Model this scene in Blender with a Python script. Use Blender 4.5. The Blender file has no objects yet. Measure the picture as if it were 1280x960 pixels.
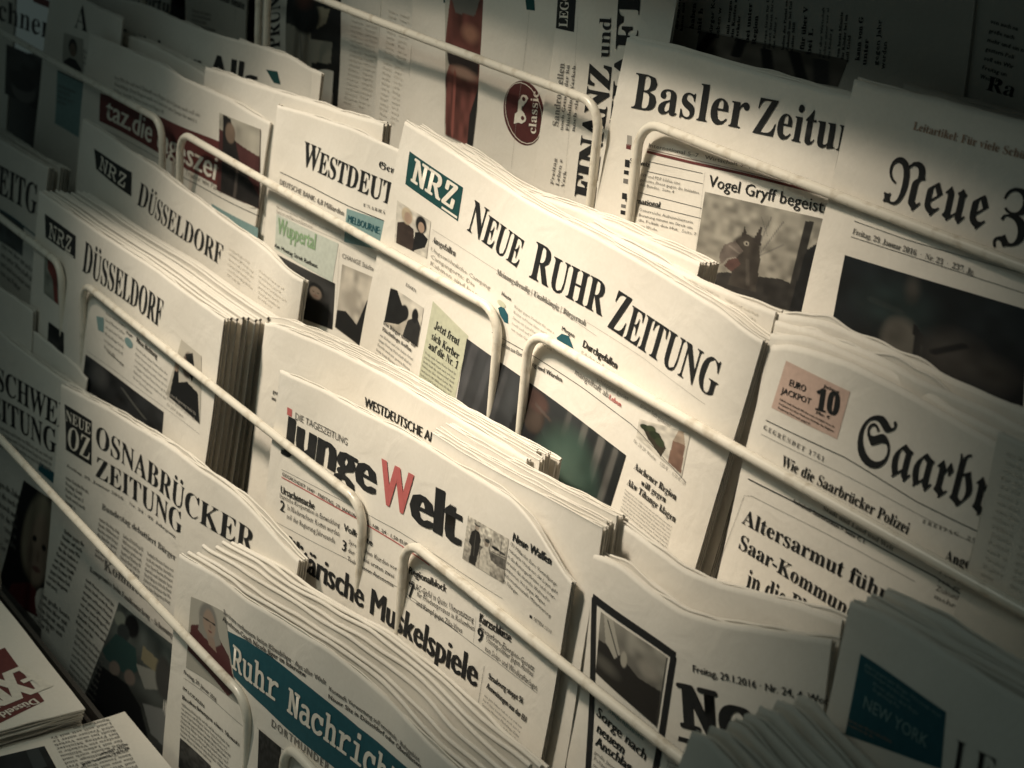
import bpy, math, random
import numpy as np
from mathutils import Matrix

random.seed(7)
sc = bpy.context.scene
COL = sc.collection

# ------------------------------------------------------------------ camera
F_PX, W_PX, H_PX = 2139.0, 1280.0, 960.0
R = np.array([[0.575698, 0.81374, 0.079999], [-0.353697, 0.159624, 0.921639], [-0.737205, 0.558881, -0.379712]])
CAM = np.array([1.19701, -0.564, 0.34457])
cam_d = bpy.data.cameras.new('camera')
cam = bpy.data.objects.new('camera', cam_d)
COL.objects.link(cam)
m4 = Matrix.Identity(4)
for i in range(3):
    m4[i][0], m4[i][1], m4[i][2], m4[i][3] = R[0][i], R[1][i], -R[2][i], CAM[i]
cam.matrix_world = m4
cam_d.sensor_width = 36.0
cam_d.lens = F_PX / W_PX * 36.0
cam_d.clip_start, cam_d.clip_end = 0.02, 50
cam_d.dof.use_dof = True
cam_d.dof.focus_distance = 1.0
cam_d.dof.aperture_fstop = 13.0
sc.camera = cam

# ------------------------------------------------------------------ world and lamps
world = bpy.data.worlds.new('World')
sc.world = world
world.use_nodes = True
bgn = world.node_tree.nodes['Background']
bgn.inputs[0].default_value = (0.74, 0.98, 0.90, 1)
bgn.inputs[1].default_value = 0.045


def spot(name, loc, target, energy, color, size, blend, radius):
    d = bpy.data.lights.new(name, 'SPOT')
    d.energy, d.color, d.spot_size, d.spot_blend, d.shadow_soft_size = energy, color, math.radians(size), blend, radius
    o = bpy.data.objects.new(name, d)
    COL.objects.link(o)
    o.location = loc
    v = Matrix.Translation((0, 0, 0))
    dirv = np.array(target, float) - np.array(loc, float)
    from mathutils import Vector
    o.rotation_euler = Vector(dirv).to_track_quat('-Z', 'Y').to_euler()
    return o


LAMP = (1.0, 0.86, 0.68)
spot('near_ceiling_spot', (0.133, -0.652, 0.962), (0.498, -0.02, 0.052), 117, LAMP, 19.6, 1.0, 0.10)
spot('far_ceiling_spot', (-0.301, -0.651, 0.879), (0.255, -0.02, -0.094), 84, LAMP, 25.2, 1.0, 0.08)
spot('wide_ceiling_spot', (0.10, -0.85, 0.85), (0.33, -0.02, -0.12), 9.5, (0.86, 0.97, 0.84), 54, 1.0, 0.14)

sc.view_settings.view_transform = 'Standard'
sc.view_settings.look = 'None'
sc.view_settings.exposure = 0.0
sc.view_settings.gamma = 1.0

# ------------------------------------------------------------------ materials


def new_mat(name, col, rough=0.7, spec=0.3):
    m = bpy.data.materials.new(name)
    m.use_nodes = True
    b = m.node_tree.nodes['Principled BSDF']
    b.inputs['Base Color'].default_value = (*col, 1)
    b.inputs['Roughness'].default_value = rough
    b.inputs['Specular IOR Level'].default_value = spec
    return m, m.node_tree, b


def paper_mat(name, c0, c1, bump=0.22):
    m, nt, b = new_mat(name, c0, 0.72, 0.25)
    tc = nt.nodes.new('ShaderNodeTexCoord')
    n1 = nt.nodes.new('ShaderNodeTexNoise')
    n1.inputs['Scale'].default_value = 16
    n1.inputs['Detail'].default_value = 5
    n2 = nt.nodes.new('ShaderNodeTexNoise')
    n2.inputs['Scale'].default_value = 420
    n2.inputs['Detail'].default_value = 3
    mx = nt.nodes.new('ShaderNodeMix')
    mx.data_type = 'RGBA'
    mx.inputs[6].default_value = (*c0, 1)
    mx.inputs[7].default_value = (*c1, 1)
    ad = nt.nodes.new('ShaderNodeMath')
    ad.operation = 'MULTIPLY_ADD'
    ad.inputs[1].default_value = 0.45
    nt.links.new(tc.outputs['Object'], n1.inputs['Vector'])
    nt.links.new(tc.outputs['Object'], n2.inputs['Vector'])
    nt.links.new(n2.outputs['Fac'], ad.inputs[0])
    nt.links.new(n1.outputs['Fac'], ad.inputs[2])
    mp = nt.nodes.new('ShaderNodeMapRange')
    mp.inputs['From Min'].default_value = 0.45
    mp.inputs['From Max'].default_value = 1.0
    nt.links.new(ad.outputs[0], mp.inputs['Value'])
    nt.links.new(mp.outputs[0], mx.inputs[0])
    nt.links.new(mx.outputs[2], b.inputs['Base Color'])
    n3 = nt.nodes.new('ShaderNodeTexNoise')
    n3.inputs['Scale'].default_value = 38
    n3.inputs['Detail'].default_value = 4
    n3.inputs['Distortion'].default_value = 0.8
    nt.links.new(tc.outputs['Object'], n3.inputs['Vector'])
    bp = nt.nodes.new('ShaderNodeBump')
    bp.inputs['Strength'].default_value = bump
    bp.inputs['Distance'].default_value = 0.004
    nt.links.new(n3.outputs['Fac'], bp.inputs['Height'])
    nt.links.new(bp.outputs['Normal'], b.inputs['Normal'])
    return m


def ink_mat(name, col):
    m, nt, b = new_mat(name, col, 0.6, 0.25)
    n = nt.nodes.new('ShaderNodeTexNoise')
    n.inputs['Scale'].default_value = 300
    tc = nt.nodes.new('ShaderNodeTexCoord')
    nt.links.new(tc.outputs['Object'], n.inputs['Vector'])
    mx = nt.nodes.new('ShaderNodeMix')
    mx.data_type = 'RGBA'
    mx.inputs[6].default_value = (*[c * 0.85 for c in col], 1)
    mx.inputs[7].default_value = (*[min(1, c * 1.15 + 0.004) for c in col], 1)
    nt.links.new(n.outputs['Fac'], mx.inputs[0])
    nt.links.new(mx.outputs[2], b.inputs['Base Color'])
    return m


PAPER = paper_mat('newsprint', (0.71, 0.67, 0.60), (0.79, 0.755, 0.69))
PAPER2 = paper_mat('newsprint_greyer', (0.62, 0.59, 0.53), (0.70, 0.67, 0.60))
INK = {
    'k': ink_mat('black_ink', (0.016, 0.017, 0.018)),
    'g': ink_mat('grey_ink', (0.16, 0.155, 0.145)),
    'l': ink_mat('light_grey_ink', (0.34, 0.32, 0.29)),
    'w': ink_mat('unprinted_white', (0.74, 0.70, 0.62)),
    'r': ink_mat('red_ink', (0.48, 0.13, 0.125)),
    'd': ink_mat('dark_red_ink', (0.13, 0.036, 0.034)),
    't': ink_mat('teal_ink', (0.015, 0.085, 0.11)),
    'T': ink_mat('pale_teal_ink', (0.20, 0.31, 0.31)),
    'n': ink_mat('dark_green_ink', (0.010, 0.060, 0.060)),
    'G': ink_mat('green_ink', (0.25, 0.38, 0.22)),
    'y': ink_mat('pale_green_tint', (0.50, 0.51, 0.385)),
    's': ink_mat('salmon_tint', (0.56, 0.41, 0.345)),
    'm': ink_mat('maroon_ink', (0.085, 0.022, 0.022)),
    'p': ink_mat('pale_tint', (0.52, 0.56, 0.50)),
    'o': ink_mat('orange_brown_ink', (0.36, 0.23, 0.17)),
    'h': ink_mat('ink_showing_through', (0.65, 0.615, 0.55)),
    'b': ink_mat('dark_navy_ink', (0.010, 0.016, 0.022)),
}
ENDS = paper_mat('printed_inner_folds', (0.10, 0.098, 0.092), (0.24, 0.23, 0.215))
PHOTO, nt_, b_ = new_mat('printed_photo', (0.5, 0.5, 0.5), 0.6, 0.3)
at_ = nt_.nodes.new('ShaderNodeAttribute')
at_.attribute_name = 'Col'
nz_ = nt_.nodes.new('ShaderNodeTexNoise')
nz_.inputs['Scale'].default_value = 600
mx_ = nt_.nodes.new('ShaderNodeMix')
mx_.data_type = 'RGBA'
mx_.blend_type = 'MULTIPLY'
mx_.inputs[0].default_value = 0.45
nt_.links.new(at_.outputs['Color'], mx_.inputs[6])
nt_.links.new(nz_.outputs['Fac'], mx_.inputs[7])
nt_.links.new(mx_.outputs[2], b_.inputs['Base Color'])

RAILM, nt_, b_ = new_mat('cream_enamelled_wire', (0.74, 0.68, 0.56), 0.27, 0.55)
nz_ = nt_.nodes.new('ShaderNodeTexNoise')
nz_.inputs['Scale'].default_value = 120
nz_.inputs['Detail'].default_value = 6
tc_ = nt_.nodes.new('ShaderNodeTexCoord')
nt_.links.new(tc_.outputs['Object'], nz_.inputs['Vector'])
cr_ = nt_.nodes.new('ShaderNodeValToRGB')
cr_.color_ramp.elements[0].position = 0.30
cr_.color_ramp.elements[0].color = (0.60, 0.54, 0.44, 1)
cr_.color_ramp.elements[1].position = 0.47
cr_.color_ramp.elements[1].color = (0.78, 0.735, 0.64, 1)
nt_.links.new(nz_.outputs['Fac'], cr_.inputs[0])
nt_.links.new(cr_.outputs[0], b_.inputs['Base Color'])
bp_ = nt_.nodes.new('ShaderNodeBump')
bp_.inputs['Strength'].default_value = 0.05
bp_.inputs['Distance'].default_value = 0.001
nt_.links.new(nz_.outputs['Fac'], bp_.inputs['Height'])
nt_.links.new(bp_.outputs['Normal'], b_.inputs['Normal'])

METAL, nt_, b_ = new_mat('dark_brown_metal', (0.05, 0.045, 0.04), 0.5, 0.4)
nz_ = nt_.nodes.new('ShaderNodeTexNoise')
nz_.inputs['Scale'].default_value = 30
cr_ = nt_.nodes.new('ShaderNodeValToRGB')
cr_.color_ramp.elements[0].color = (0.030, 0.027, 0.024, 1)
cr_.color_ramp.elements[1].color = (0.075, 0.068, 0.060, 1)
nt_.links.new(nz_.outputs['Fac'], cr_.inputs[0])
nt_.links.new(cr_.outputs[0], b_.inputs['Base Color'])

# ------------------------------------------------------------------ mesh helpers


def mesh_obj(name, V, Fc, mats, mi=None, parent=None, smooth=True, loc=None, cols=None):
    me = bpy.data.meshes.new(name)
    V = np.asarray(V, float).reshape(-1, 3)
    if loc is not None:
        V = V - np.asarray(loc)
    me.from_pydata(V.tolist(), [], Fc)
    for m in mats:
        me.materials.append(m)
    if mi is not None:
        me.polygons.foreach_set('material_index', np.asarray(mi, dtype=np.int32))
    if smooth:
        me.polygons.foreach_set('use_smooth', np.ones(len(me.polygons), dtype=bool))
    if cols is not None:
        a = me.color_attributes.new('Col', 'FLOAT_COLOR', 'POINT')
        a.data.foreach_set('color', np.asarray(cols, dtype=np.float32).ravel())
    me.update()
    o = bpy.data.objects.new(name, me)
    COL.objects.link(o)
    if parent is not None:
        o.parent = parent
    elif loc is not None:
        o.location = loc
    return o


def tag(o, label=None, cat=None, group=None, kind=None):
    if label:
        o['label'] = label
    if cat:
        o['category'] = cat
    if group:
        o['group'] = group
    if kind:
        o['kind'] = kind


def box_geo(x0, x1, y0, y1, z0, z1):
    V = [(x, y, z) for x in (x0, x1) for y in (y0, y1) for z in (z0, z1)]
    Fc = [(0, 1, 3, 2), (4, 6, 7, 5), (0, 4, 5, 1), (2, 3, 7, 6), (0, 2, 6, 4), (1, 5, 7, 3)]
    return V, Fc


# ------------------------------------------------------------------ lettering (Blender's built-in typeface, glyph by glyph)
_tc = bpy.data.curves.new('glyph_source', 'FONT')
_to = bpy.data.objects.new('glyph_source', _tc)
COL.objects.link(_to)


def _map(ch, font):
    o = ord(ch)
    up, lo, dg = 'A' <= ch <= 'Z', 'a' <= ch <= 'z', '0' <= ch <= '9'
    base = {'serif': (0x1D400, 0x1D41A, 0x1D7CE), 'thin': (0x1D400, 0x1D41A, 0x1D7CE), 'frak': (0x1D56C, 0x1D586, 0x1D7CE),
            'slab': (0x1D670, 0x1D68A, 0x1D7F6)}.get(font)
    if base is None:
        return ch
    if up:
        return chr(base[0] + o - 65)
    if lo:
        return chr(base[1] + o - 97)
    if dg:
        return chr(base[2] + o - 48)
    return ch


UML = {'ä': 'a', 'ö': 'o', 'ü': 'u', 'Ä': 'A', 'Ö': 'O', 'Ü': 'U'}
_cache, _ref = {}, {}


def _eval(s, font, res):
    _tc.body = s
    _tc.resolution_u = res
    _tc.offset = {'thin': -0.011}.get(font, 0.0)
    dg = bpy.context.evaluated_depsgraph_get()
    dg.update()
    me = bpy.data.meshes.new_from_object(_to.evaluated_get(dg))
    n = len(me.vertices)
    co = np.zeros(n * 3)
    me.vertices.foreach_get('co', co)
    co = co.reshape(-1, 3)[:, :2].copy()
    me.calc_loop_triangles()
    tr = np.zeros(len(me.loop_triangles) * 3, dtype=np.int32)
    me.loop_triangles.foreach_get('vertices', tr)
    bpy.data.meshes.remove(me)
    return co, tr.reshape(-1, 3)


def ref(font):
    if font not in _ref:
        H = _map('H', font)
        a, _ = _eval(H + H, font, 1)
        b, _ = _eval(H, font, 1)
        cap = b[:, 1].max() - min(0, b[:, 1].min()) * 0
        _ref[font] = (a[:, 0].max(), cap)
    return _ref[font]


def glyph(ch, font, res):
    key = (ch, font, res)
    if key in _cache:
        return _cache[key]
    hh, cap = ref(font)
    H = _map('H', font)
    if ch == ' ':
        g = (np.zeros((0, 2)), np.zeros((0, 3), int), 0.28)
    else:
        base = UML.get(ch, ch) if font in ('serif', 'thin', 'frak', 'slab') else ch
        c = _map(base, font)
        w, _ = _eval(H + c + H, font, 1)
        adv = w[:, 0].max() - hh
        co, tr = _eval(c, font, res)
        if ch in UML and base != ch and len(co):
            top = co[:, 1].max()
            cx, wd = (co[:, 0].min() + co[:, 0].max()) / 2, (co[:, 0].max() - co[:, 0].min())
            for sx in (-0.24, 0.24):
                k = 8
                a = np.linspace(0, 2 * math.pi, k, endpoint=False)
                r = 0.062
                p = np.stack([cx + sx * wd + r * np.cos(a), top + 0.11 + r * 1.0 * np.sin(a)], 1)
                n0 = len(co)
                co = np.vstack([co, p])
                tr = np.vstack([tr, [(n0, n0 + i, n0 + i + 1) for i in range(1, k - 1)]])
        g = (co, tr, adv)
    _cache[key] = g
    return g


def layout(s, font, res=2, track=0.0, smallcaps=0.0):
    """returns verts (cap height = 1), triangles, total width"""
    _, cap = ref(font)
    Vs, Ts, x, n = [], [], 0.0, 0
    start = True
    for ch in s:
        k = 1.0
        if smallcaps and not start and ch != ' ':
            k = smallcaps
        start = ch == ' '
        co, tr, adv = glyph(ch, font, res)
        if len(co):
            Vs.append(co * k + np.array([x, 0]))
            Ts.append(tr + n)
            n += len(co)
        x += adv * k + track
    if not Vs:
        return np.zeros((0, 2)), np.zeros((0, 3), int), x / cap
    V = np.vstack(Vs)
    return V / cap, np.vstack(Ts), max(x / cap - track / cap, 1e-6)


WORDS = ('der die das und mit von für auf ein eine nach bei aus wie nur noch auch mehr über gegen unter vor seit wird werden sind haben kann soll '
         'Stadt Land Jahr Freitag Januar Region Woche Polizei Gericht Regierung Europa Minister Bürger Grenze Flüchtlinge Wirtschaft Sport Kultur '
         'Leben Schule Kinder Verkehr Geld Kosten Streit Zukunft Partei Verein Trainer Millionen Prozent Bericht heute gestern morgen neue große').split()


def words(n):
    s = ''
    while len(s) < n:
        s += random.choice(WORDS) + ' '
    return s[:n].strip()


# ------------------------------------------------------------------ rack frame in space and pixel rays
TIER = {1: (0.07599, 0.11493), 2: (0.0, 0.0), 3: (-0.07882, -0.1149), 4: (-0.15389, -0.22739)}


def rays(px):
    px = np.atleast_2d(np.asarray(px, float))
    d = np.stack([(px[:, 0] - 640) / F_PX, -(px[:, 1] - 480) / F_PX, np.ones(len(px))], 1)
    return d @ R


def Zm(x0, y0, s):
    return lambda *pts: [(x0 + p[0] / s, y0 + p[1] / s) for p in pts]


zA, zB, zC, zD = Zm(440, 140, 2.2857), Zm(0, 220, 2.4), Zm(0, 480, 2), Zm(300, 380, 2.526)
zE, zF, zG, zH, zI = Zm(400, 600, 2.56), Zm(640, 380, 2.825), Zm(860, 360, 2.181), Zm(680, 620, 2.1333), Zm(200, 680, 3.0476)
z1, z2, z3, zW = Zm(0, 0, 2.909), Zm(380, 0, 2.844), Zm(760, 0, 2.4), Zm(320, 170, 3.555)
zL, zM, zN = Zm(0, 700, 3.692), Zm(0, 0, 4.8), Zm(180, 0, 4.923)
px_ = Zm(0, 0, 1)


class Page:
    """One newspaper standing in (or lying on) the rack: a sheaf of leaves plus what is printed on its front."""

    def __init__(s, A, eu, ev, n, width, height, thick=0.006, leaves=3, top=None, amp=0.0012, seed=1, curl=0.0, edge=0.0007,
                 wob=0.0, ripple=0.0, lcurl=0.0, rcurl=0.0, mat=None, dark_ends=False):
        s.A, s.eu, s.ev, s.n = A, eu, ev, n
        s.W, s.H, s.thick, s.leaves = width, height, thick, leaves
        s.amp, s.seed, s.curl, s.edge, s.wob, s.ripple = amp, seed, curl, edge, wob, ripple
        s.lcurl, s.rcurl = lcurl, rcurl
        s.mat = mat or PAPER
        s.dark_ends = dark_ends
        rs = np.random.RandomState(seed)
        s.ph = rs.rand(24) * 2 * math.pi
        s.topfn = None
        s.parts, s.call, s.bulb = {}, 0, False
        if top is not None:
            uv = s.uv(top)
            o = np.argsort(uv[:, 0])
            uu = np.linspace(0, s.W, 161)
            vv = np.interp(uu, uv[o, 0], uv[o, 1])
            k = np.hanning(15)
            k /= k.sum()
            vv = np.convolve(np.pad(vv, 7, mode='edge'), k, 'valid')
            s.topfn = (uu, vv)

    @classmethod
    def stand(c, tier, d, lean, TL, TR, width=None, height=0.25, dz=0.0, roll=None, **kw):
        y0, z0 = TIER[tier]
        t = math.tan(math.radians(lean))

        def hit(p):
            dd = rays([p])[0]
            k = (y0 + d + t * (CAM[2] - z0) - CAM[1]) / (dd[1] - t * dd[2])
            return CAM + k * dd
        A, B = hit(TL), hit(TR)
        l = math.radians(lean)
        n = np.array([0, -math.cos(l), math.sin(l)])
        eu = (B - A) / np.linalg.norm(B - A)
        ev = np.cross(n, eu)
        w = width or np.linalg.norm(B - A)
        return c(A, eu, ev, n, w, height, **kw)

    def behind(s, off, seed, du=0.0, dv=0.0, **kw):
        p = Page(s.A - s.n * off + s.eu * du + s.ev * dv, s.eu, s.ev, s.n, s.W, s.H, s.thick, s.leaves, None, s.amp, seed, s.curl, s.edge,
                 s.wob, s.ripple, s.lcurl, s.rcurl, s.mat, s.dark_ends)
        p.topfn = s.topfn
        p.bulb = True
        p.ph[:6] = s.ph[:6]
        for k, v in kw.items():
            setattr(p, k, v)
        return p

    def rim(s, u, k=0):
        v = np.interp(u, *s.topfn) if s.topfn else np.zeros_like(u)
        p = s.ph
        j = s.edge * (np.sin(u * 38 + p[6] + k * 2.1) + 0.6 * np.sin(u * 91 + p[7] + k * 4.3) + 0.35 * np.sin(u * 230 + p[8] + k * 1.7))
        return v + (j if (k or not s.topfn) else j * 0.25)

    def disp(s, u, v, k=0):
        p = s.ph
        d = s.amp * (np.sin(u * 21 + v * 9 + p[0]) + 0.7 * np.sin(u * 43 - v * 23 + p[1]) + 0.4 * np.sin(v * 60 + u * 11 + p[2]))
        if s.wob:
            d = d + s.wob * np.sin(u * 27 + p[3]) * np.exp(np.minimum(v, 0.02) / 0.12) + 0.45 * s.wob * np.sin(u * 66 + p[4]) * np.exp(np.minimum(v, 0.02) / 0.06)
        if s.ripple:
            kk = p[9 + k % 8]
            f1, f2 = 28 + 6 * p[13 + k % 8], 70 + 8 * p[14 + k % 8]
            d = d + s.ripple * np.sin(u * f1 + kk) * np.exp(np.minimum(v, 0) / 0.035) + 0.4 * s.ripple * np.sin(u * f2 + 2 * kk + 2 * np.sin(u * 19 + kk)) * np.exp(np.minimum(v, 0) / 0.02)
        if k:
            d = d + 0.0006 * np.sin(u * 55 + p[(10 + k) % 24]) * np.exp(np.minimum(v, 0) / 0.03)
        if s.curl:
            d = d + s.curl * np.exp(np.minimum(v, 0) / 0.02)
        if s.lcurl:
            d = d - s.lcurl * np.exp(-np.maximum(u, 0) / 0.007)
        if s.rcurl:
            d = d - s.rcurl * np.exp(-np.maximum(s.W - u, 0) / 0.012)
        return d

    def P(s, u, v, w=0.0, k=0):
        u, v = np.asarray(u, float), np.asarray(v, float)
        dd = s.disp(u, v, k) + w
        return s.A + u[..., None] * s.eu + v[..., None] * s.ev + dd[..., None] * s.n

    def uv(s, px):
        d = rays(px)
        off = np.zeros(len(d))
        for _ in range(4):
            k = ((s.A - CAM) @ s.n + off) / (d @ s.n)
            X = CAM + d * k[:, None] - s.A
            u, v = X @ s.eu, X @ s.ev
            off = s.disp(u, v) if hasattr(s, 'ph') else off
        return np.stack([u, v], 1)

    # --- printed things
    SPLIT = ('teaser_headline', 'front_photo', 'teaser_photo', 'weather_box', 'colour_tab')

    def key(s, part):
        return (part, s.call if part in s.SPLIT else 0)

    def add(s, part, uv, faces, ink, lift):
        s.parts.setdefault(s.key(part), []).append((np.asarray(uv, float), np.asarray(faces, int), ink, lift))

    def text_uv(s, part, string, font, a, b, caph, ink='k', bold=0.0, res=2, track=0.0, smallcaps=0.0, lift=0.00045):
        V, T, w = layout(string, font, res, track, smallcaps)
        if not len(V):
            return
        a, b = np.asarray(a), np.asarray(b)
        L = np.linalg.norm(b - a)
        e1 = (b - a) / L
        e2 = np.array([-e1[1], e1[0]])
        sx = L / w
        sh = [0.0] if bold == 0 else list(np.linspace(-bold, bold, 3 if bold < 0.04 else 5))
        for i, dx in enumerate(sh):
            Q = a + (V[:, :1] * sx + dx * caph) * e1 + (V[:, 1:] * caph) * e2
            s.add(part, Q, T, ink, lift + i * 0.000012)

    def T(s, part, string, font, p0, p1, ptop, ink='k', **kw):
        """lettering whose baseline runs from pixel p0 to p1, capitals reaching up to pixel ptop"""
        s.call += 1
        q = s.uv([p0, p1, ptop])
        e1 = (q[1] - q[0]) / np.linalg.norm(q[1] - q[0])
        h = abs((q[2] - q[0]) @ np.array([-e1[1], e1[0]]))
        s.text_uv(part, string, font, q[0], q[1], h, ink, **kw)

    def body(s, part, tl, tr, bl, n, ink='g', font='sans', fill=0.62, bold=0.0, last=0.6, lines=None, res=1, cpl=None, ragged=0.0):
        s.call += 1
        q = s.uv([tl, tr, bl])
        ex, ey = q[1] - q[0], q[2] - q[0]
        lead = np.linalg.norm(ey) / n
        w = np.linalg.norm(ex)
        ch = lead * fill
        for i in range(n):
            a = q[0] + ey * ((i + 0.78) / n)
            if lines:
                tx = lines[i % len(lines)]
                V, T, ww = layout(tx, font, res)
                f = None
            else:
                nch = cpl or max(4, int(w / (ch * 0.72)))
                tx = words(nch)
            fr = 1.0 if i < n - 1 else last
            if ragged:
                fr *= 1 - random.random() * ragged
            if lines:
                fr = min(1.0, len(tx) / max(len(t) for t in lines))
            elif fr < 1:
                tx = tx[:max(2, int(len(tx) * fr))].strip()
            s.text_uv(part, tx, font, a, a + ex * fr, ch, ink, bold=bold, res=res)

    def quad(s, part, pts, ink, nu=10, nv=6, lift=0.0002):
        q = s.uv(pts)
        a, b = np.meshgrid(np.linspace(0, 1, nu + 1), np.linspace(0, 1, nv + 1))
        a, b = a.ravel()[:, None], b.ravel()[:, None]
        uv = (q[0] * (1 - a) + q[1] * a) * (1 - b) + (q[3] * (1 - a) + q[2] * a) * b
        f = [(j * (nu + 1) + i, j * (nu + 1) + i + 1, (j + 1) * (nu + 1) + i + 1, (j + 1) * (nu + 1) + i) for j in range(nv) for i in range(nu)]
        s.add(part, uv, f, ink, lift)

    def ghost(s, tl, tr, bl, cols, n):
        '''print of the page behind showing faintly through the newsprint'''
        tl, tr, bl = np.array(tl, float), np.array(tr, float), np.array(bl, float)
        for i in range(cols):
            a, c = i / cols, (i + 0.88) / cols
            s.body('show_through', tl + (tr - tl) * a, tl + (tr - tl) * c, bl + (tr - tl) * a, n, 'h', 'sans', bold=0.05, fill=0.5, ragged=0.25)

    def rule(s, part, pts, mm=0.35, ink='k', lift=0.00032):
        q = s.uv(pts)
        t = np.concatenate([[0], np.cumsum(np.linalg.norm(np.diff(q, axis=0), axis=1))])
        k = np.linspace(0, t[-1], max(12, int(t[-1] / 0.006)))
        P_ = np.stack([np.interp(k, t, q[:, 0]), np.interp(k, t, q[:, 1])], 1)
        g = np.gradient(P_, axis=0)
        g /= np.linalg.norm(g, axis=1)[:, None]
        nrm = np.stack([-g[:, 1], g[:, 0]], 1) * mm / 2000
        uv = np.vstack([P_ + nrm, P_ - nrm])
        m = len(P_)
        s.add(part, uv, [(i, m + i, m + i + 1, i + 1) for i in range(m - 1)], ink, lift)

    def ellipse(s, part, c, rx, ry, ink, lift=0.00025, n=40):
        """centre and two half axes given as pixel points"""
        q = s.uv([c, rx, ry])
        a = np.linspace(0, 2 * math.pi, n, endpoint=False)
        V = [q[0]]
        for r in (0.5, 1.0):
            V += [q[0] + r * (math.cos(t) * (q[1] - q[0]) + math.sin(t) * (q[2] - q[0])) for t in a]
        f = []
        for i in range(n):
            j = (i + 1) % n
            f.append((0, 1 + i, 1 + j, 1 + j))
            f.append((1 + i, 1 + n + i, 1 + n + j, 1 + j))
        s.add(part, V, f, ink, lift)

    def poly(s, part, pts, ink, lift=0.00025):
        q = s.uv(pts)
        c = q.mean(0)
        n = len(q)
        V = np.vstack([c, q])
        s.add(part, V, [(0, 1 + i, 1 + (i + 1) % n, 1 + (i + 1) % n) for i in range(n)], ink, lift)

    def photo(s, pts, ops, part='front_photo', n=84, lift=0.00030, mask=None):
        s.call += 1
        q = s.uv(pts)
        a, b = np.meshgrid(np.linspace(0, 1, n), np.linspace(0, 1, n))
        img = paint(a, b, ops)
        A_, B_ = a.ravel()[:, None], b.ravel()[:, None]
        uv = (q[0] * (1 - A_) + q[1] * A_) * (1 - B_) + (q[3] * (1 - A_) + q[2] * A_) * B_
        f = [(j * n + i, j * n + i + 1, (j + 1) * n + i + 1, (j + 1) * n + i) for j in range(n - 1) for i in range(n - 1)]
        s.parts.setdefault(s.key(part), []).append((uv, np.array(f), ('photo', img.reshape(-1, 3)), lift))

    # --- build
    def build(s, name, label, cat='newspaper', group=None):
        gap = s.thick / s.leaves
        tt = gap * 0.62
        V, Fc, base, MI = [], [], 0, []
        for k in range(s.leaves):
            w0 = -k * gap
            fine = k == 0 and len(s.parts) > 0
            nu, nv = (110, 64) if fine else (64, 20)
            us = np.linspace(0, s.W, nu)
            tp = s.rim(us, k)
            rows = []
            fr = np.linspace(0, 1, nv) ** (1.15 if fine else 1.6)
            hr = tt / 2
            if s.bulb or k:     # a rounded fold, fatter than the sheets hanging below it
                front, back, a0 = -hr * 0.62, -hr * 1.38, -62
            else:
                front, back, a0 = 0.0, -hr * 1.6, 0
            for t in fr[::-1]:
                if t == 0 and a0:
                    continue
                rows.append((tp - 2.6 * hr - t * (s.H - 2.6 * hr) if a0 else tp - hr - t * (s.H - hr), np.full(nu, w0 + front)))
            if a0:
                rows.append((tp - 2.3 * hr, np.full(nu, w0 + front)))
            for an in np.linspace(a0, 242, 11 if a0 else 8):
                ar = math.radians(an)
                rows.append((tp - hr + hr * math.sin(ar), np.full(nu, w0 - hr + hr * math.cos(ar))))
            arc0 = len(rows) - (11 if a0 else 8)
            for t in (0.01, 0.06, 0.2, 0.5, 1):
                rows.append((tp - 2 * hr - t * (s.H - 2 * hr), np.full(nu, w0 + back)))
            for v, w in rows:
                V.append(s.P(us, v, w, k))
            nr = len(rows)
            for j in range(nr - 1):
                for i in range(nu - 1):
                    a = base + j * nu + i
                    Fc.append((a, a + 1, a + nu + 1, a + nu))
            base += nr * nu
            MI += [0] * ((nr - 1) * (nu - 1))
            # the two end faces
            for e, u in ((0, 0.0), (nu - 1, s.W)):
                vv = np.linspace(tp[e], tp[e] - s.H, 12)
                ue = np.full(12, u)
                V.append(s.P(ue, vv - hr, w0 + front, k))
                V.append(s.P(ue, vv - hr, w0 + back, k))
                for j in range(11):
                    q = (base + j, base + 12 + j, base + 13 + j, base + 1 + j)
                    Fc.append(q if e else q[::-1])
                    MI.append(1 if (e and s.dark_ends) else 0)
                base += 24
                na = 11 if a0 else 8
                V.append(np.vstack([s.P(ue[:1], rows[arc0 + j][0][e:e + 1], rows[arc0 + j][1][e:e + 1], k) for j in range(na)]))
                cap = tuple(range(base, base + na))
                Fc.append(cap if e else cap[::-1])
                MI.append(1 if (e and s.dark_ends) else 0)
                base += na
        V = np.vstack(V)
        foot = s.A + s.eu * s.W / 2 - s.ev * s.H
        s.foot = foot
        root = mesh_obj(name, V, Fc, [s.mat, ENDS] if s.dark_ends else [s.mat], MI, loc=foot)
        tag(root, label, cat, group)
        for (part, _c), geo in s.parts.items():
            PV, PF, MI, mats, cols, n = [], [], [], [], [], 0
            anyphoto = any(isinstance(g[2], tuple) for g in geo)
            for uv, f, ink, lift in geo:
                m = PHOTO if isinstance(ink, tuple) else INK[ink]
                if m not in mats:
                    mats.append(m)
                PV.append(s.P(uv[:, 0], uv[:, 1], lift))
                ff = (f + n).tolist()
                PF += [tuple(dict.fromkeys(x)) for x in ff]
                MI += [mats.index(m)] * len(ff)
                if anyphoto:
                    cols.append(np.hstack([ink[1], np.ones((len(uv), 1))]) if isinstance(ink, tuple) else np.ones((len(uv), 4)))
                n += len(uv)
            mesh_obj(part, np.vstack(PV), PF, mats, MI, root, smooth=True, loc=foot, cols=np.vstack(cols) if anyphoto else None)
        return root


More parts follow.
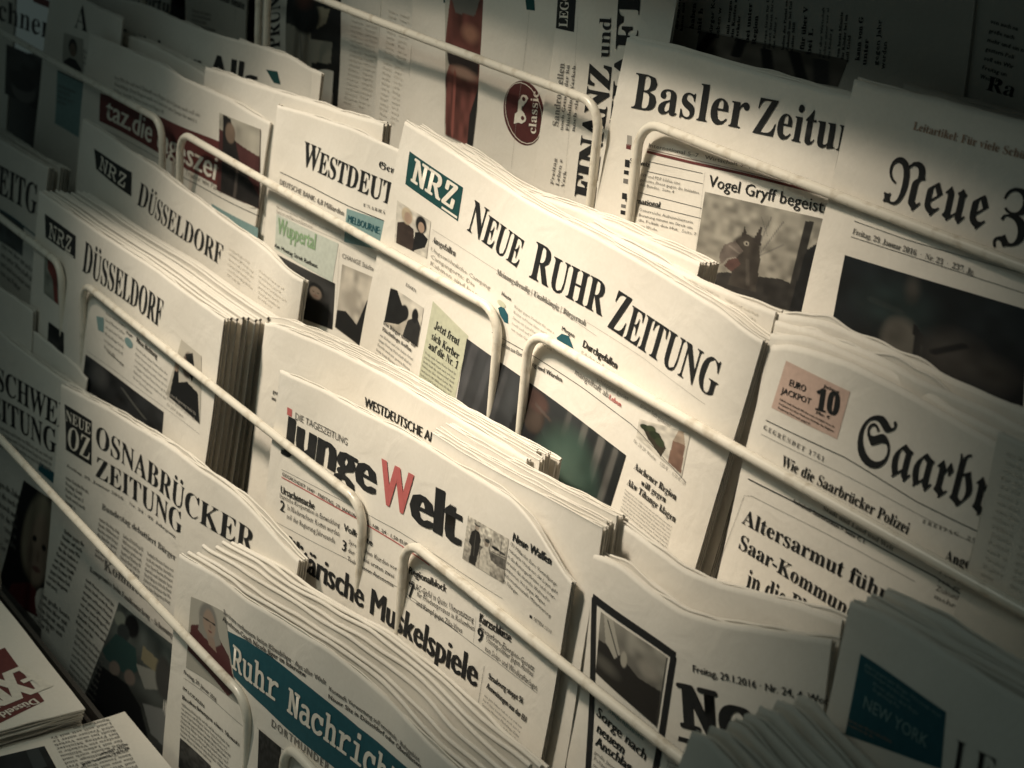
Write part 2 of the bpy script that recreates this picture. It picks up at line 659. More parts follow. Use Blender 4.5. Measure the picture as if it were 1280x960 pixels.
ORD = ['second', 'third', 'fourth', 'fifth', 'sixth', 'seventh', 'eighth', 'ninth', 'tenth', 'eleventh', 'twelfth', 'thirteenth']


def stack(pg, n, step, what, group, seed=100, du=0.0015, dv=0.0015, first=1, rise=0.0, **kw):
    """the further copies standing behind a front newspaper, each a newspaper of its own"""
    rs = random.Random(seed)
    for i in range(n):
        c = pg.behind(step * (i + first + rs.uniform(-0.22, 0.22)), seed + i * 7, rs.uniform(-1, 1) * du, rs.uniform(-1, 1) * dv + rise * (i + 1), **kw)
        c.build('newspaper', '%s newspaper back in %s' % (ORD[i + first - 1], what), 'newspaper', group)


# ------------------------------------------------------------------ painter for the printed photographs


def vnoise(a, b, fx, fy, seed):
    rs = np.random.RandomState(seed)
    g = rs.rand(int(fy) + 3, int(fx) + 3)
    x, y = a * fx, b * fy
    i, j = np.floor(x).astype(int), np.floor(y).astype(int)
    u, v = x - i, y - j
    u, v = u * u * (3 - 2 * u), v * v * (3 - 2 * v)
    return (g[j, i] * (1 - u) + g[j, i + 1] * u) * (1 - v) + (g[j + 1, i] * (1 - u) + g[j + 1, i + 1] * u) * v


def paint(a, b, ops):
    img = np.full(a.shape + (3,), 0.5)

    def mixin(al, c):
        nonlocal img
        img = img * (1 - al[..., None]) + np.array(c) * al[..., None]
    for o in ops:
        k = o[0]
        if k == 'g':
            img = np.array(o[1]) * (1 - b[..., None]) + np.array(o[2]) * b[..., None]
        elif k == 'h':
            img = np.array(o[1]) * (1 - a[..., None]) + np.array(o[2]) * a[..., None]
        elif k == 'e':
            cx, cy, rx, ry, c = o[1:6]
            so = o[6] if len(o) > 6 else 0.12
            r = np.sqrt(((a - cx) / rx) ** 2 + ((b - cy) / ry) ** 2)
            mixin(np.clip((1 + so - r) / (2 * so), 0, 1), c)
        elif k == 'p':
            pts, c = o[1], o[2]
            ins = np.zeros(a.shape, bool)
            for (x0, y0), (x1, y1) in zip(pts, pts[1:] + pts[:1]):
                if y0 == y1:
                    continue
                cr = ((y0 > b) != (y1 > b)) & (a < (x1 - x0) * (b - y0) / (y1 - y0) + x0)
                ins ^= cr
            mixin(ins.astype(float), c)
        elif k == 'l':
            x0, y0, x1, y1, w, c = o[1:7]
            dx, dy = x1 - x0, y1 - y0
            t = np.clip(((a - x0) * dx + (b - y0) * dy) / (dx * dx + dy * dy), 0, 1)
            r = np.hypot(a - x0 - t * dx, b - y0 - t * dy)
            mixin(np.clip((w - r) / (w * 0.4), 0, 1), c)
        elif k == 'n':
            am, fx, fy, sd = o[1:5]
            img = img * (1 + am * (vnoise(a, b, fx, fy, sd) - 0.5) * 2)[..., None]
    return np.clip(img, 0.004, 1)


K, D2, GR, LG, WH, SK = (0.012, 0.013, 0.014), (0.05, 0.05, 0.048), (0.2, 0.19, 0.17), (0.42, 0.40, 0.35), (0.72, 0.68, 0.60), (0.50, 0.36, 0.27)


def person(x, y, s, coat=K, skin=SK, hair=K):
    """head and shoulders of a printed person, head centre (x, y), head half-height s"""
    return [('p', [(x - s * 1.9, 1.2), (x - s * 1.7, y + s * 2.0), (x - s * 0.6, y + s * 1.2), (x + s * 0.6, y + s * 1.2), (x + s * 1.7, y + s * 2.0), (x + s * 1.9, 1.2)], coat),
            ('e', x, y - s * 0.2, s * 0.85, s * 1.05, hair), ('e', x, y + s * 0.15, s * 0.62, s * 0.85, skin),
            ('e', x - s * 0.25, y + s * 0.02, s * 0.11, s * 0.07, K), ('e', x + s * 0.25, y + s * 0.02, s * 0.11, s * 0.07, K),
            ('e', x, y + s * 0.5, s * 0.22, s * 0.07, (0.2, 0.07, 0.06)),
            ('e', x + s * 0.02, y + s * 0.25, s * 0.07, s * 0.14, tuple(c * 0.75 for c in skin))]


# ------------------------------------------------------------------ the rack
rack = bpy.data.objects.new('newspaper_rack', None)
COL.objects.link(rack)
rack.location = (0.4, 0.0, -0.42)
rack.empty_display_size = 0.1
tag(rack, 'stepped newspaper rack with cream enamelled wire guard loops in four tiers', 'newspaper rack')
RL = np.array(rack.location)


def guard(x0, x1, tier, legs=0.19, r=0.0029, rc=0.017):
    y, z = TIER[tier]
    path = []
    for k in range(12):
        path.append((x0, z - legs + (legs - rc) * k / 12))
    for k in range(9):
        a = math.pi - math.pi / 2 * k / 8
        path.append((x0 + rc + rc * math.cos(a), z - rc + rc * math.sin(a)))
    for k in range(1, 30):
        x = x0 + rc + (x1 - x0 - 2 * rc) * k / 30
        path.append((x, z - 0.0009 * math.sin(math.pi * k / 30)))
    for k in range(9):
        a = math.pi / 2 - math.pi / 2 * k / 8
        path.append((x1 - rc + rc * math.cos(a), z - rc + rc * math.sin(a)))
    for k in range(1, 13):
        path.append((x1, z - rc - (legs - rc) * k / 12))
    p = np.array(path)
    g = np.gradient(p, axis=0)
    g /= np.linalg.norm(g, axis=1)[:, None]
    m, V, Fc = 16, [], []
    for i in range(len(p)):
        nx, nz = -g[i, 1], g[i, 0]
        for j in range(m):
            a = 2 * math.pi * j / m
            V.append((p[i, 0] + r * math.cos(a) * nx, y + r * math.sin(a), p[i, 1] + r * math.cos(a) * nz))
    for i in range(len(p) - 1):
        for j in range(m):
            a, b = i * m + j, i * m + (j + 1) % m
            Fc.append((a, a + m, b + m, b))
    mesh_obj('guard_loop', V, Fc, [RAILM], parent=rack, loc=RL)


L0 = 0.435
for tier, spans in {1: [(-0.55, -0.045), (-0.012, 0.956), (1.044, 2.06)], 2: [(-1.15, -0.074), (0, 1), (1.069, 2.07)],
                    3: [(-1.2, -0.111), (-0.014, 0.97), (1.077, 2.06)], 4: [(-1.1, -0.09), (-0.02, 0.978), (1.081, 2.06)]}.items():
    for a, b in spans:
        guard(a * L0, b * L0, tier)
for tier in (1, 2, 3, 4):
    y, z = TIER[tier]
    V, Fc = box_geo(-0.62, 1.0, y - 0.004, y + 0.066, z - 0.199, z - 0.191)
    mesh_obj('tray', V, Fc, [METAL], parent=rack, loc=RL, smooth=False)
    V, Fc = box_geo(-0.62, 1.0, y + 0.0665, y + 0.0685, z - 0.185, z - 0.075 if tier != 1 else z + 0.16)
    mesh_obj('back_panel', V, Fc, [METAL], parent=rack, loc=RL, smooth=False)
V, Fc = box_geo(-0.62, 1.0, -0.006, 0.1425, 0.25, 0.262)  # board added above the view to cast shade on the top tier's papers
mesh_obj('added_shade_board', V, Fc, [METAL], parent=rack, loc=RL, smooth=False)
V, Fc = box_geo(-0.62, 1.0, -0.1725, -0.1690, -0.44, -0.340)
mesh_obj('front_lip', V, Fc, [METAL], parent=rack, loc=RL, smooth=False)
V, Fc = box_geo(-0.62, 1.0, -0.1795, -0.1765, -0.44, -0.343)
mesh_obj('lip_flange', V, Fc, [METAL], parent=rack, loc=RL, smooth=False)

shelf = mesh_obj('display_shelf', *box_geo(-0.62, 0.75, -0.62, -0.181, -0.37, -0.352), [METAL], smooth=False, loc=np.array((0.1, -0.4, -0.37)))
tag(shelf, 'flat dark brown display shelf in front of the lowest tier under the lying newspapers', 'shelf')

# ------------------------------------------------------------------ newspapers
st = Page.stand

# ---- tier two, centre: the big condensed serif title
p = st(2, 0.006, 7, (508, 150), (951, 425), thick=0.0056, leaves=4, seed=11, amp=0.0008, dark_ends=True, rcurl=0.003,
       top=zA((140, 20), (210, 62), (300, 122), (400, 188), (500, 252), (600, 305), (700, 356), (800, 412), (900, 470), (1000, 530), (1060, 566), (1150, 642)))
p.quad('letter_logo', zA((165, 112), (318, 216), (303, 312), (153, 206)), 'n')
p.T('letter_logo', 'NRZ', 'slab', *zA((168, 196), (296, 284), (181, 130)), 'w', bold=0.06, lift=0.0005)
p.rule('letter_logo', zA((258, 272), (302, 302)), 1.4, 'w', 0.0005)
p.T('masthead', 'NEUE', 'serif', *zA((328, 336), (474, 446), (337, 240)), smallcaps=0.86)
p.T('masthead', 'RUHR', 'serif', *zA((505, 470), (714, 583), (515, 362)), smallcaps=0.86)
p.T('masthead', 'ZEITUNG', 'serif', *zA((729, 612), (1036, 818), (748, 499)), smallcaps=0.86)
p.photo(zA((130, 252), (226, 312), (214, 418), (122, 372)), [('g', WH, WH), ('p', [(0.05, 1), (0.06, 0.5), (0.3, 0.38), (0.55, 0.45), (0.62, 1)], (0.05, 0.035, 0.03)), ('e', 0.33, 0.22, 0.17, 0.2, (0.6, 0.5, 0.36)),
        ('e', 0.36, 0.26, 0.11, 0.14, SK), ('p', [(0.56, 1), (0.6, 0.5), (0.78, 0.4), (0.98, 0.5), (0.92, 0.75)], K), ('e', 0.75, 0.24, 0.16, 0.22, K), ('e', 0.76, 0.3, 0.09, 0.13, SK), ('n', 0.25, 9, 12, 3)], part='teaser_photo')
p.T('teaser_headline', 'Ausgefallen', 'serif', *zA((231, 371), (296, 413), (233, 354)))
p.body('article_text', *zA((226, 380), (396, 492), (222, 460)), 4, 'l', lines=['Ungewöhnliche Camping', 'Campingorte: Die', 'Kabinen sind leer', 'Lust auf Urlaub 5'], fill=0.6)
p.T('masthead', 'Meinungsfreudig | Unabhängig | Bürgernah', 'serif', *zA((414, 462), (669, 612), (418, 448)), 'g')
p.rule('article_text', zA((230, 335), (420, 456), (560, 545), (700, 640)), 0.15, 'l')
p.rule('article_text', zA((672, 600), (830, 700), (1010, 835)), 0.15, 'l')
p.T('weather_box', 'Heute', 'sans', *zA((428, 522), (455, 540), (430, 512)), bold=0.05)
p.poly('weather_box', zA((418, 560), (432, 553), (446, 578), (447, 605), (436, 600), (424, 580)), 't')
p.ellipse('weather_box', *zA((428, 548), (440, 556), (429, 540)), 'y')
p.body('article_text', *zA((466, 545), (580, 622), (455, 625)), 5, 'l', fill=0.5)
p.T('weather_box', 'Morgen', 'sans', *zA((600, 622), (636, 645), (602, 611)), bold=0.05)
p.poly('weather_box', zA((585, 645), (600, 633), (620, 640), (634, 676), (610, 668), (590, 656)), 't')
p.T('teaser_headline', 'Durchgefallen', 'sans', *zA((659, 670), (758, 735), (662, 649)), bold=0.045)
p.body('article_text', *zA((657, 676), (780, 752), (650, 720)), 2, 'l', lines=['Schüler sind', 'vom Unterricht in Mathe'], fill=0.6)
p.rule('article_text', zF((-70, 100), (80, 185), (250, 295), (430, 430), (520, 525), (615, 628)), 0.35, 'k')
p.T('article_text', 'Nachrichten aus Essen', 'sans', *zA((405, 655), (492, 702), (406, 643)), 'g', bold=0.04)
p.T('article_text', 'ng und Werden', 'sans', *zF((72, 218), (178, 276), (76, 203)), bold=0.045)
p.T('article_text', 'mangelhaft ab.', 'sans', *zF((222, 246), (345, 335), (226, 226)), 'g')
p.T('article_text', 'Leben', 'sans', *zF((343, 334), (386, 364), (346, 317)), 'r', bold=0.05)
p.T('article_text', 'schlepper geriet', 'sans', *zF((300, 272), (412, 342), (303, 256)), 'l')
p.T('article_text', 'grüner Saft getestet', 'sans', *zF((455, 360), (560, 438), (457, 345)), 'l')
p.photo(zF((450, 405), (632, 455), (600, 610), (440, 470)), [('g', WH, WH), ('p', [(0.05, 0.25), (0.45, 0.3), (0.62, 0.62), (0.55, 0.95), (0.25, 0.7)], (0.06, 0.05, 0.035)), ('e', 0.14, 0.3, 0.10, 0.13, (0.035, 0.048, 0.025)), ('e', 0.27, 0.26, 0.10, 0.13, (0.055, 0.07, 0.035)),
        ('e', 0.36, 0.42, 0.11, 0.14, (0.03, 0.042, 0.022)), ('e', 0.48, 0.55, 0.10, 0.13, (0.05, 0.066, 0.034)), ('p', [(0.72, 0.3), (0.95, 0.28), (0.98, 0.95), (0.7, 0.92)], (0.26, 0.16, 0.12)), ('p', [(0.78, 0.02), (0.88, 0.02), (0.95, 0.3), (0.72, 0.32)], (0.45, 0.36, 0.28)), ('n', 0.25, 10, 10, 4)], part='teaser_photo')
p.T('article_text', 'Nr. 24, 29. Woche     1,50 €  ·  1,70 € / D', 'sans', *zF((430, 486), (612, 640), (433, 474)), 'l')
p.T('headline', 'Aachener Region', 'serif', *zF((432, 580), (580, 694), (436, 556)))
p.T('headline', 'will gegen', 'serif', *zF((456, 638), (543, 702), (459, 616)))
p.T('headline', 'Akw Tihange klagen', 'serif', *zF((407, 636), (577, 772), (411, 612)))
p.body('article_text', *zF((402, 648), (568, 782), (380, 742)), 8, 'g', 'thin', fill=0.5)
p.photo([(584, 423), (783, 569), (728, 745), (556, 610)], [('h', (0.04, 0.042, 0.046), (0.03, 0.035, 0.036)), ('n', 0.6, 9, 1, 5), ('l', 0.06, 0.0, 0.0, 0.5, 0.03, (0.09, 0.092, 0.10)), ('l', 0.17, 0.0, 0.1, 0.6, 0.022, (0.075, 0.078, 0.085)), ('l', 0.27, 0.0, 0.22, 0.5, 0.02, (0.06, 0.062, 0.066)),
        ('l', 0.66, 0.0, 0.64, 0.4, 0.018, (0.10, 0.10, 0.095)), ('l', 0.76, 0.0, 0.74, 0.6, 0.022, (0.13, 0.13, 0.12)), ('l', 0.86, 0.02, 0.85, 0.7, 0.026, (0.16, 0.155, 0.145)), ('l', 0.945, 0.02, 0.93, 0.8, 0.02, (0.12, 0.118, 0.11)),
        ('p', [(0.3, 0.6), (0.36, 0.24), (0.5, 0.2), (0.62, 0.32), (0.66, 0.6)], (0.016, 0.017, 0.019)), ('e', 0.72, 0.42, 0.2, 0.32, (0.03, 0.062, 0.05), 0.2), ('e', 0.70, 0.36, 0.13, 0.2, (0.07, 0.11, 0.088), 0.6),
        ('e', 0.47, 0.17, 0.065, 0.11, (0.05, 0.037, 0.03)), ('e', 0.485, 0.19, 0.035, 0.06, (0.075, 0.055, 0.045), 0.4), ('e', 0.465, 0.075, 0.075, 0.065, (0.085, 0.05, 0.043), 0.2), ('l', 0.47, 0.10, 0.56, 0.13, 0.012, (0.10, 0.075, 0.065)), ('n', 0.3, 16, 12, 6)], n=110)
p.quad('green_box', zA((232, 540), (333, 640), (290, 842), (186, 790)), 'y')
for tx, a, b, c in (('Jetzt freut', (236, 617), (306, 668), (239, 594)), ('sich Kerber', (227, 647), (305, 708), (230, 625)), ('auf die Nr. 1', (219, 674), (303, 736), (222, 652))):
    p.T('box_headline', tx, 'serif', *zA(a, b, c), lift=0.0005)
p.body('article_text', *zA((212, 680), (300, 742), (190, 778)), 8, 'g', 'thin', fill=0.5, bold=0.0)
p.photo(zA((112, 498), (206, 560), (188, 672), (93, 600)), [('g', WH, (0.55, 0.5, 0.42)), ('p', [(0, 1), (0, 0.05), (0.2, 0.0), (0.42, 0.3), (0.55, 0.6), (0.4, 0.8)], K), ('e', 0.5, 0.42, 0.12, 0.2, K), ('p', [(0.55, 1), (0.62, 0.55), (0.85, 0.3), (1, 0.5), (1, 1)], (0.03, 0.03, 0.03)), ('e', 0.8, 0.32, 0.09, 0.18, K), ('n', 0.3, 7, 7, 6)], part='teaser_photo')
p.T('teaser_headline', 'ESSEN', 'serif', *zA((154, 496), (184, 517), (156, 487)), 'g')
p.body('teaser_headline', *zA((93, 592), (186, 660), (87, 628)), 2, 'k', 'sans', bold=0.045, lines=['Die Bürger unter der', 'Flüchtlinge helfen'])
p.body('article_text', *zA((84, 628), (178, 700), (62, 712)), 6, 'g', 'thin', fill=0.5)
p.build('newspaper', 'central newspaper with a tall condensed serif title beside a dark green logo box', group='front newspapers in the rack')
stack(p, 1, 0.0058, 'the sheaf topped by the green logo box and tall serif title', 'copies in the stacks', 211, first=2, leaves=3, thick=0.0046)

# papers standing behind it
q = st(2, 0.0215, 7, (733, 275), (970, 390), thick=0.0065, leaves=3, seed=13, amp=0.001, wob=0.0015, top=[(733, 277), (780, 300), (850, 338), (910, 365), (970, 390)])
q.ghost((750, 290), (960, 395), (745, 340), 4, 7)
q.build('newspaper', 'pale plain back of a newspaper whose left end stands free above the tall serif title')
q = st(2, 0.0295, 7, (560, 172), (880, 322), thick=0.015, leaves=9, seed=14, amp=0.0012, wob=0.002, top=[(560, 178), (640, 232), (690, 250), (780, 285), (880, 330)])
q.build('newspaper', 'thick newspaper of many leaves ending just left of the bird head photo')

# ---- tier two, left of it
p = st(2, 0.0122, 7, (338, 125), (500, 190), width=0.33, thick=0.003, leaves=2, seed=21, amp=0.0008, lcurl=0.008, top=[(338, 127), (380, 140), (440, 160), (500, 188)])
p.T('masthead', 'WESTDEUT', 'serif', *zW((207, 128), (606, 310), (196, 12)), smallcaps=0.86)
p.T('masthead', 'General-Anzeiger', 'frak', *zW((545, 140), (860, 270), (548, 108)))
p.T('masthead', 'UNABHÄNGIG', 'serif', *zW((478, 312), (640, 372), (480, 298)), 'g', track=0.2)
p.rule('masthead', zW((108, 160), (250, 228), (420, 315), (590, 385)), 0.5)
p.quad('weather_box', zW((405, 322), (583, 382), (562, 510), (392, 470)), 'T')
p.T('weather_box', 'MELBOURNE:', 'sans', *zW((408, 380), (553, 438), (412, 350)), 't', bold=0.045)
p.T('teaser_headline', 'DEUTSCHE BANK: 6,8 Milliarden', 'sans', *zW((106, 212), (392, 355), (109, 190)), 'g', bold=0.03)
p.quad('teaser_headline', zW((92, 345), (368, 478), (340, 650), (84, 500)), 'p')
p.T('headline', 'Wuppertal', 'sans', *zW((97, 430), (266, 508), (104, 362)), 'G', bold=0.04)
p.body('article_text', *zW((92, 305), (380, 430), (92, 340)), 2, 'l')
p.T('subheadline', 'Am Montag Streit Rathaus', 'sans', *zW((84, 493), (275, 588), (86, 475)), 'k', bold=0.045)
p.photo(zW((84, 520), (352, 655), (340, 860), (75, 760)), [('g', (0.05, 0.05, 0.05), (0.02, 0.02, 0.02)), ('n', 0.5, 5, 5, 8)] + person(0.42, 0.3, 0.13, K, (0.2, 0.16, 0.13)) + person(0.72, 0.36, 0.15, (0.015, 0.015, 0.015), (0.24, 0.19, 0.15)) + [('e', 0.12, 0.2, 0.1, 0.16, D2)])
p.photo(zW((385, 570), (540, 635), (495, 960), (352, 850)), [('g', (0.6, 0.55, 0.47), (0.5, 0.46, 0.4)), ('n', 0.35, 7, 9, 9), ('p', [(0, 1), (0, 0.72), (0.25, 0.66), (0.6, 0.75), (0.8, 0.35), (1, 0.1), (1, 1)], K), ('e', 0.35, 0.45, 0.2, 0.16, (0.44, 0.4, 0.34), 0.5)], part='teaser_photo')
p.T('teaser_headline', 'CHANGE Städterei', 'sans', *zW((383, 540), (547, 612), (386, 520)), 'g')
p.rule('article_text', zW((92, 340), (350, 455), (560, 560)), 0.2, 'l')
p.rule('article_text', zW((372, 500), (352, 850)), 0.2, 'l')
p.build('newspaper', 'newspaper with a pale green place name and a teal box under its serif title', group='front newspapers in the rack')
q = st(2, 0.0225, 7, (258, 82), (500, 157), width=0.262, thick=0.0075, leaves=4, seed=22, amp=0.001, wob=0.0012, top=[(258, 84), (330, 108), (420, 137), (500, 160)])
q.build('newspaper', 'plain backed newspaper with its left end free behind the green place name paper')

p = st(2, 0.0165, 7, (115, 40), (335, 152), thick=0.0042, leaves=2, seed=23, amp=0.0011, wob=0.002, top=[(115, 42), (170, 66), (215, 88), (240, 102), (290, 125), (335, 152)])
p.quad('masthead', z1((365, 338), (945, 572), (943, 752), (361, 440)), 'd', 20, 6)
p.T('masthead', 'taz.die tageszeitung', 'sans', *z1((385, 430), (935, 735), (383, 350)), 'w', bold=0.045, lift=0.0005)
p.photo(z1((800, 410), (950, 470), (945, 760), (790, 690)), [('g', (0.09, 0.035, 0.035), (0.09, 0.03, 0.03)), ('p', [(0.0, 0.0), (1, 0.0), (1, 0.35), (0.6, 0.3), (0.0, 0.2)], (0.5, 0.47, 0.4)), ('p', [(0.1, 0.0), (0.3, 0.02), (0.55, 0.5), (1, 0.85), (1, 1), (0.1, 1)], (0.02, 0.018, 0.018)), ('e', 0.3, 0.2, 0.13, 0.13, (0.22, 0.16, 0.12)), ('l', 0.5, 0.6, 0.45, 1, 0.04, (0.12, 0.1, 0.09)), ('n', 0.3, 6, 8, 10)], part='teaser_photo', lift=0.0006)
p.body('article_text', *z1((420, 270), (790, 430), (415, 340)), 3, 'l', ragged=0.3)
p.rule('article_text', z1((640, 630), (945, 787)), 0.5)
p.rule('article_text', z1((375, 470), (600, 590)), 0.3)
p.body('article_text', *z1((640, 590), (940, 735), (640, 625)), 1, 'l')
p.quad('weather_box', z1((770, 740), (940, 830), (935, 900), (770, 830)), 'T')
p.build('newspaper', 'newspaper with pale letters on a broad dark red band across its front', group='front newspapers in the rack')
q = st(2, 0.0335, 7, (148, 36), (256, 92), width=0.30, thick=0.012, leaves=8, seed=24, amp=0.001, wob=0.001, top=[(148, 40), (190, 55), (256, 92), (330, 120)])
q.build('newspaper', 'thick bright topped newspaper of many leaves just behind the dark red band paper')
p = st(2, 0.052, 7, (110, -12), (386, 86), thick=0.0035, leaves=2, seed=25, amp=0.001, wob=0.003, rcurl=0.005, top=[(110, -14), (180, 5), (240, 32), (290, 48), (330, 58), (365, 70), (386, 86)])
p.T('masthead', 'Thüringer Allg', 'sans', (135, 66), (318, 122), (137, 31), bold=0.055)
p.quad('letter_logo', zN((752, 428), (822, 440), (842, 520), (800, 510)), 'n')
p.build('newspaper', 'pale wavy topped newspaper with a rounded right corner, behind the dark red band paper', group='front newspapers in the rack')
q = st(2, 0.0565, 7, (300, 48), (401, 92), thick=0.003, leaves=2, seed=26, amp=0.001)
q.build('newspaper', 'newspaper peeping out past the rounded right corner of the pale wavy topped paper')

p = st(2, 0.024, 7, (64, -20), (110, 2), width=0.16, height=0.28, thick=0.003, leaves=2, seed=27)
p.T('masthead', 'A', 'thin', *zM((448, 165), (525, 195), (462, 20)))
p.photo(zM((385, 195), (500, 235), (500, 440), (375, 380)), [('g', (0.5, 0.48, 0.42), (0.45, 0.43, 0.38))] + person(0.5, 0.4, 0.25, K, (0.2, 0.15, 0.11)), part='teaser_photo')
p.quad('weather_box', zM((345, 420), (500, 500), (480, 830), (330, 740)), 'T')
p.rule('article_text', zM((350, 425), (560, 530)), 1.2)
p.body('article_text', *zM((352, 495), (470, 545), (345, 620)), 4, 'g', ragged=0.4)
p.body('article_text', *zM((505, 540), (580, 575), (495, 700)), 5, 'k', bold=0.08, ragged=0.4)
p.body('article_text', *zM((505, 290), (570, 320), (500, 390)), 3, 'g')
p.build('newspaper', 'newspaper with a pale teal column and a small dark portrait at the far left', group='front newspapers in the rack')
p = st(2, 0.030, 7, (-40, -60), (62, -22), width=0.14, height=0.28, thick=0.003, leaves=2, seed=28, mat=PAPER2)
p.T('masthead', 'Münchner', 'serif', *zM((-260, 20), (310, 240), (-255, -100)))
p.quad('masthead', zM((200, -40), (328, 20), (322, 60), (200, 10)), 'd')
p.photo(zM((40, 265), (285, 365), (265, 670), (30, 560)), [('g', (0.05, 0.05, 0.05), (0.02, 0.02, 0.02)), ('n', 0.6, 6, 6, 12), ('e', 0.5, 0.75, 0.3, 0.25, (0.14, 0.13, 0.12)), ('e', 0.45, 0.6, 0.33, 0.18, K), ('e', 0.2, 0.3, 0.12, 0.15, D2)])
p.build('newspaper', 'dim newspaper with a large dark photo and bold serif title at the far left edge', group='front newspapers in the rack')

# ---- tier two, right: blackletter title with salmon coupon
p = st(2, 0.0085, 8, (966, 430), (1245, 556), width=0.152, height=0.26, thick=0.004, leaves=1, seed=31, amp=0.0010, rcurl=0.004,
       top=[(966, 432), (985, 430), (1010, 436), (1060, 452), (1120, 482), (1180, 515), (1260, 560)])
p.quad('coupon', zG((268, 198), (443, 283), (407, 412), (228, 326)), 's')
p.T('coupon', 'EURO', 'sans', *zG((276, 265), (322, 284), (281, 248)), 'k', bold=0.03, lift=0.0005)
p.T('coupon', 'JACKPOT', 'sans', *zG((256, 286), (335, 318), (259, 270)), 'k', bold=0.03, lift=0.0005)
p.T('coupon', '10', 'serif', *zG((345, 330), (410, 349), (351, 272)), bold=0.05, lift=0.0005)
p.T('coupon', 'Jackpot', 'sans', *zG((372, 270), (413, 288), (374, 262)), 'k', bold=0.05, lift=0.0005)
p.T('coupon', 'Mio. €', 'sans', *zG((350, 342), (388, 358), (352, 334)), 'k', bold=0.055, lift=0.0005)
p.body('coupon', *zG((253, 296), (402, 372), (246, 330)), 3, 'k', bold=0.05, fill=0.5)
p.rule('masthead', zG((213, 360), (430, 462), (620, 580), (810, 672)), 0.4)
p.rule('masthead', zG((200, 398), (430, 510), (620, 612), (800, 705)), 0.18, 'g')
p.T('masthead', 'GEGRÜNDET 1761', 'serif', *zG((206, 384), (371, 473), (209, 372)), 'g', track=0.22)
p.T('masthead', 'Saarbrü', 'frak', *zG((446, 462), (893, 658), (486, 330)))
p.T('masthead', 'FREITAG, 29.', 'serif', *zG((640, 640), (795, 697), (642, 630)), 'g', track=0.25)
p.T('teaser_headline', 'Wie die Saarbrücker Polizei', 'serif', *zG((255, 483), (600, 672), (258, 453)))
p.T('article_text', 'Lokalteil Saarbrücken > Seite C 1', 'sans', *zG((288, 584), (483, 698), (290, 574)), bold=0.05)
p.T('teaser_headline', 'Stadt und Land und Welt', 'serif', *zG((368, 604), (560, 718), (370, 592)), 'g')
p.rule('article_text', zG((165, 520), (350, 612), (540, 715), (680, 790), (770, 850)), 0.6)
p.rule('article_text', zG((70, 790), (157, 558), (350, 655), (620, 800)), 0.18, 'g')
p.T('headline', 'Altersarmut führt', 'serif', *zG((148, 640), (560, 868), (158, 602)))
p.T('headline', 'Saar-Kommunen', 'serif', *zG((136, 707), (480, 925), (143, 668)))
p.T('headline', 'in die Pleite', 'serif', *zG((158, 814), (385, 938), (164, 764)))
p.body('article_text', *zG((105, 795), (160, 825), (100, 830)), 1, 'k')
p.T('teaser_headline', 'Angeli', 'serif', *zG((700, 742), (790, 775), (704, 712)))
p.T('teaser_headline', 'Autobahn', 'serif', *zG((650, 892), (765, 945), (653, 872)))
p.body('article_text', *zG((690, 760), (790, 805), (670, 850)), 4, 'g')
p.build('newspaper', 'newspaper with a salmon coupon beside its blackletter title, at the right of the second tier', group='front newspapers in the rack')
for i, (pts, dd) in enumerate((([(968, 418), (1010, 422), (1080, 448), (1170, 495), (1275, 548)], 0.0135), ([(968, 402), (1020, 412), (1100, 445), (1190, 492), (1280, 535)], 0.0185), ([(972, 391), (1030, 398), (1110, 436), (1200, 478), (1290, 515)], 0.0235))):
    q = st(2, dd, 8, pts[0], pts[-1], width=0.165, height=0.26, thick=0.0046, leaves=2, seed=33 + i, amp=0.0012, wob=0.0012, ripple=0.0013, edge=0.0018, top=pts)
    q.build('newspaper', '%s newspaper from the front in the crumpled sheaf under the salmon coupon paper' % ORD[i], group='copies in the stacks')
q = st(2, 0.0045, 8, (1249, 540), (1330, 575), width=0.2, height=0.27, thick=0.003, leaves=2, seed=37, amp=0.002, mat=PAPER2)
q.ghost((1258, 560), (1330, 590), (1225, 720), 2, 16)
q.build('newspaper', 'dim unillustrated newspaper at the right edge covering the end of the blackletter title')

# ---- tier one, right
p = st(1, 0.010, 8, (785, 46), (1065, 121), width=0.3, height=0.27, thick=0.004, leaves=2, seed=41, amp=0.0006, top=[(785, 47), (850, 62), (950, 90), (1065, 121)])
p.T('masthead', 'Basler', 'serif', *z3((68, 323), (414, 388), (78, 217)))
p.T('masthead', 'Zeitung', 'serif', *z3((432, 397), (806, 476), (447, 290)))
p.rule('masthead', z3((118, 455), (250, 487), (400, 520), (640, 580)), 1.5, 'd')
p.rule('masthead', z3((118, 447), (400, 512), (640, 570)), 0.25, 'd')
p.T('article_text', 'International 5–7   Wirtschaft 9–12   Kultur 21', 'sans', *z3((122, 440), (560, 535), (123, 429)), 'g', bold=0.02)
p.rule('article_text', z3((124, 485), (285, 520)), 0.25)
p.rule('article_text', z3((118, 514), (285, 551)), 0.25)
p.T('article_text', 'Schweiz', 'sans', *z3((66, 489), (126, 502), (68, 474)), bold=0.045)
p.body('article_text', *z3((100, 517), (278, 556), (96, 560)), 3, 'g', lines=['SVP und FDP bilden eine', 'geheime Front gegen die Initiative', 'des Bundes.  Seite 4'], fill=0.62)
p.rule('article_text', z3((96, 578), (282, 625)), 0.25)
p.T('article_text', 'International', 'sans', *z3((52, 604), (158, 622), (55, 588)), bold=0.045)
p.rule('article_text', z3((94, 610), (280, 655)), 0.25)
p.body('article_text', *z3((95, 620), (270, 662), (90, 682)), 4, 'g', lines=['Österreichs Außenministerin', 'Beratung nimmt im Streit um', 'die Politik den Hut.  Seite 7', 'neue Woche'], fill=0.55)
p.rule('article_text', z3((292, 515), (262, 770)), 0.15, 'l')
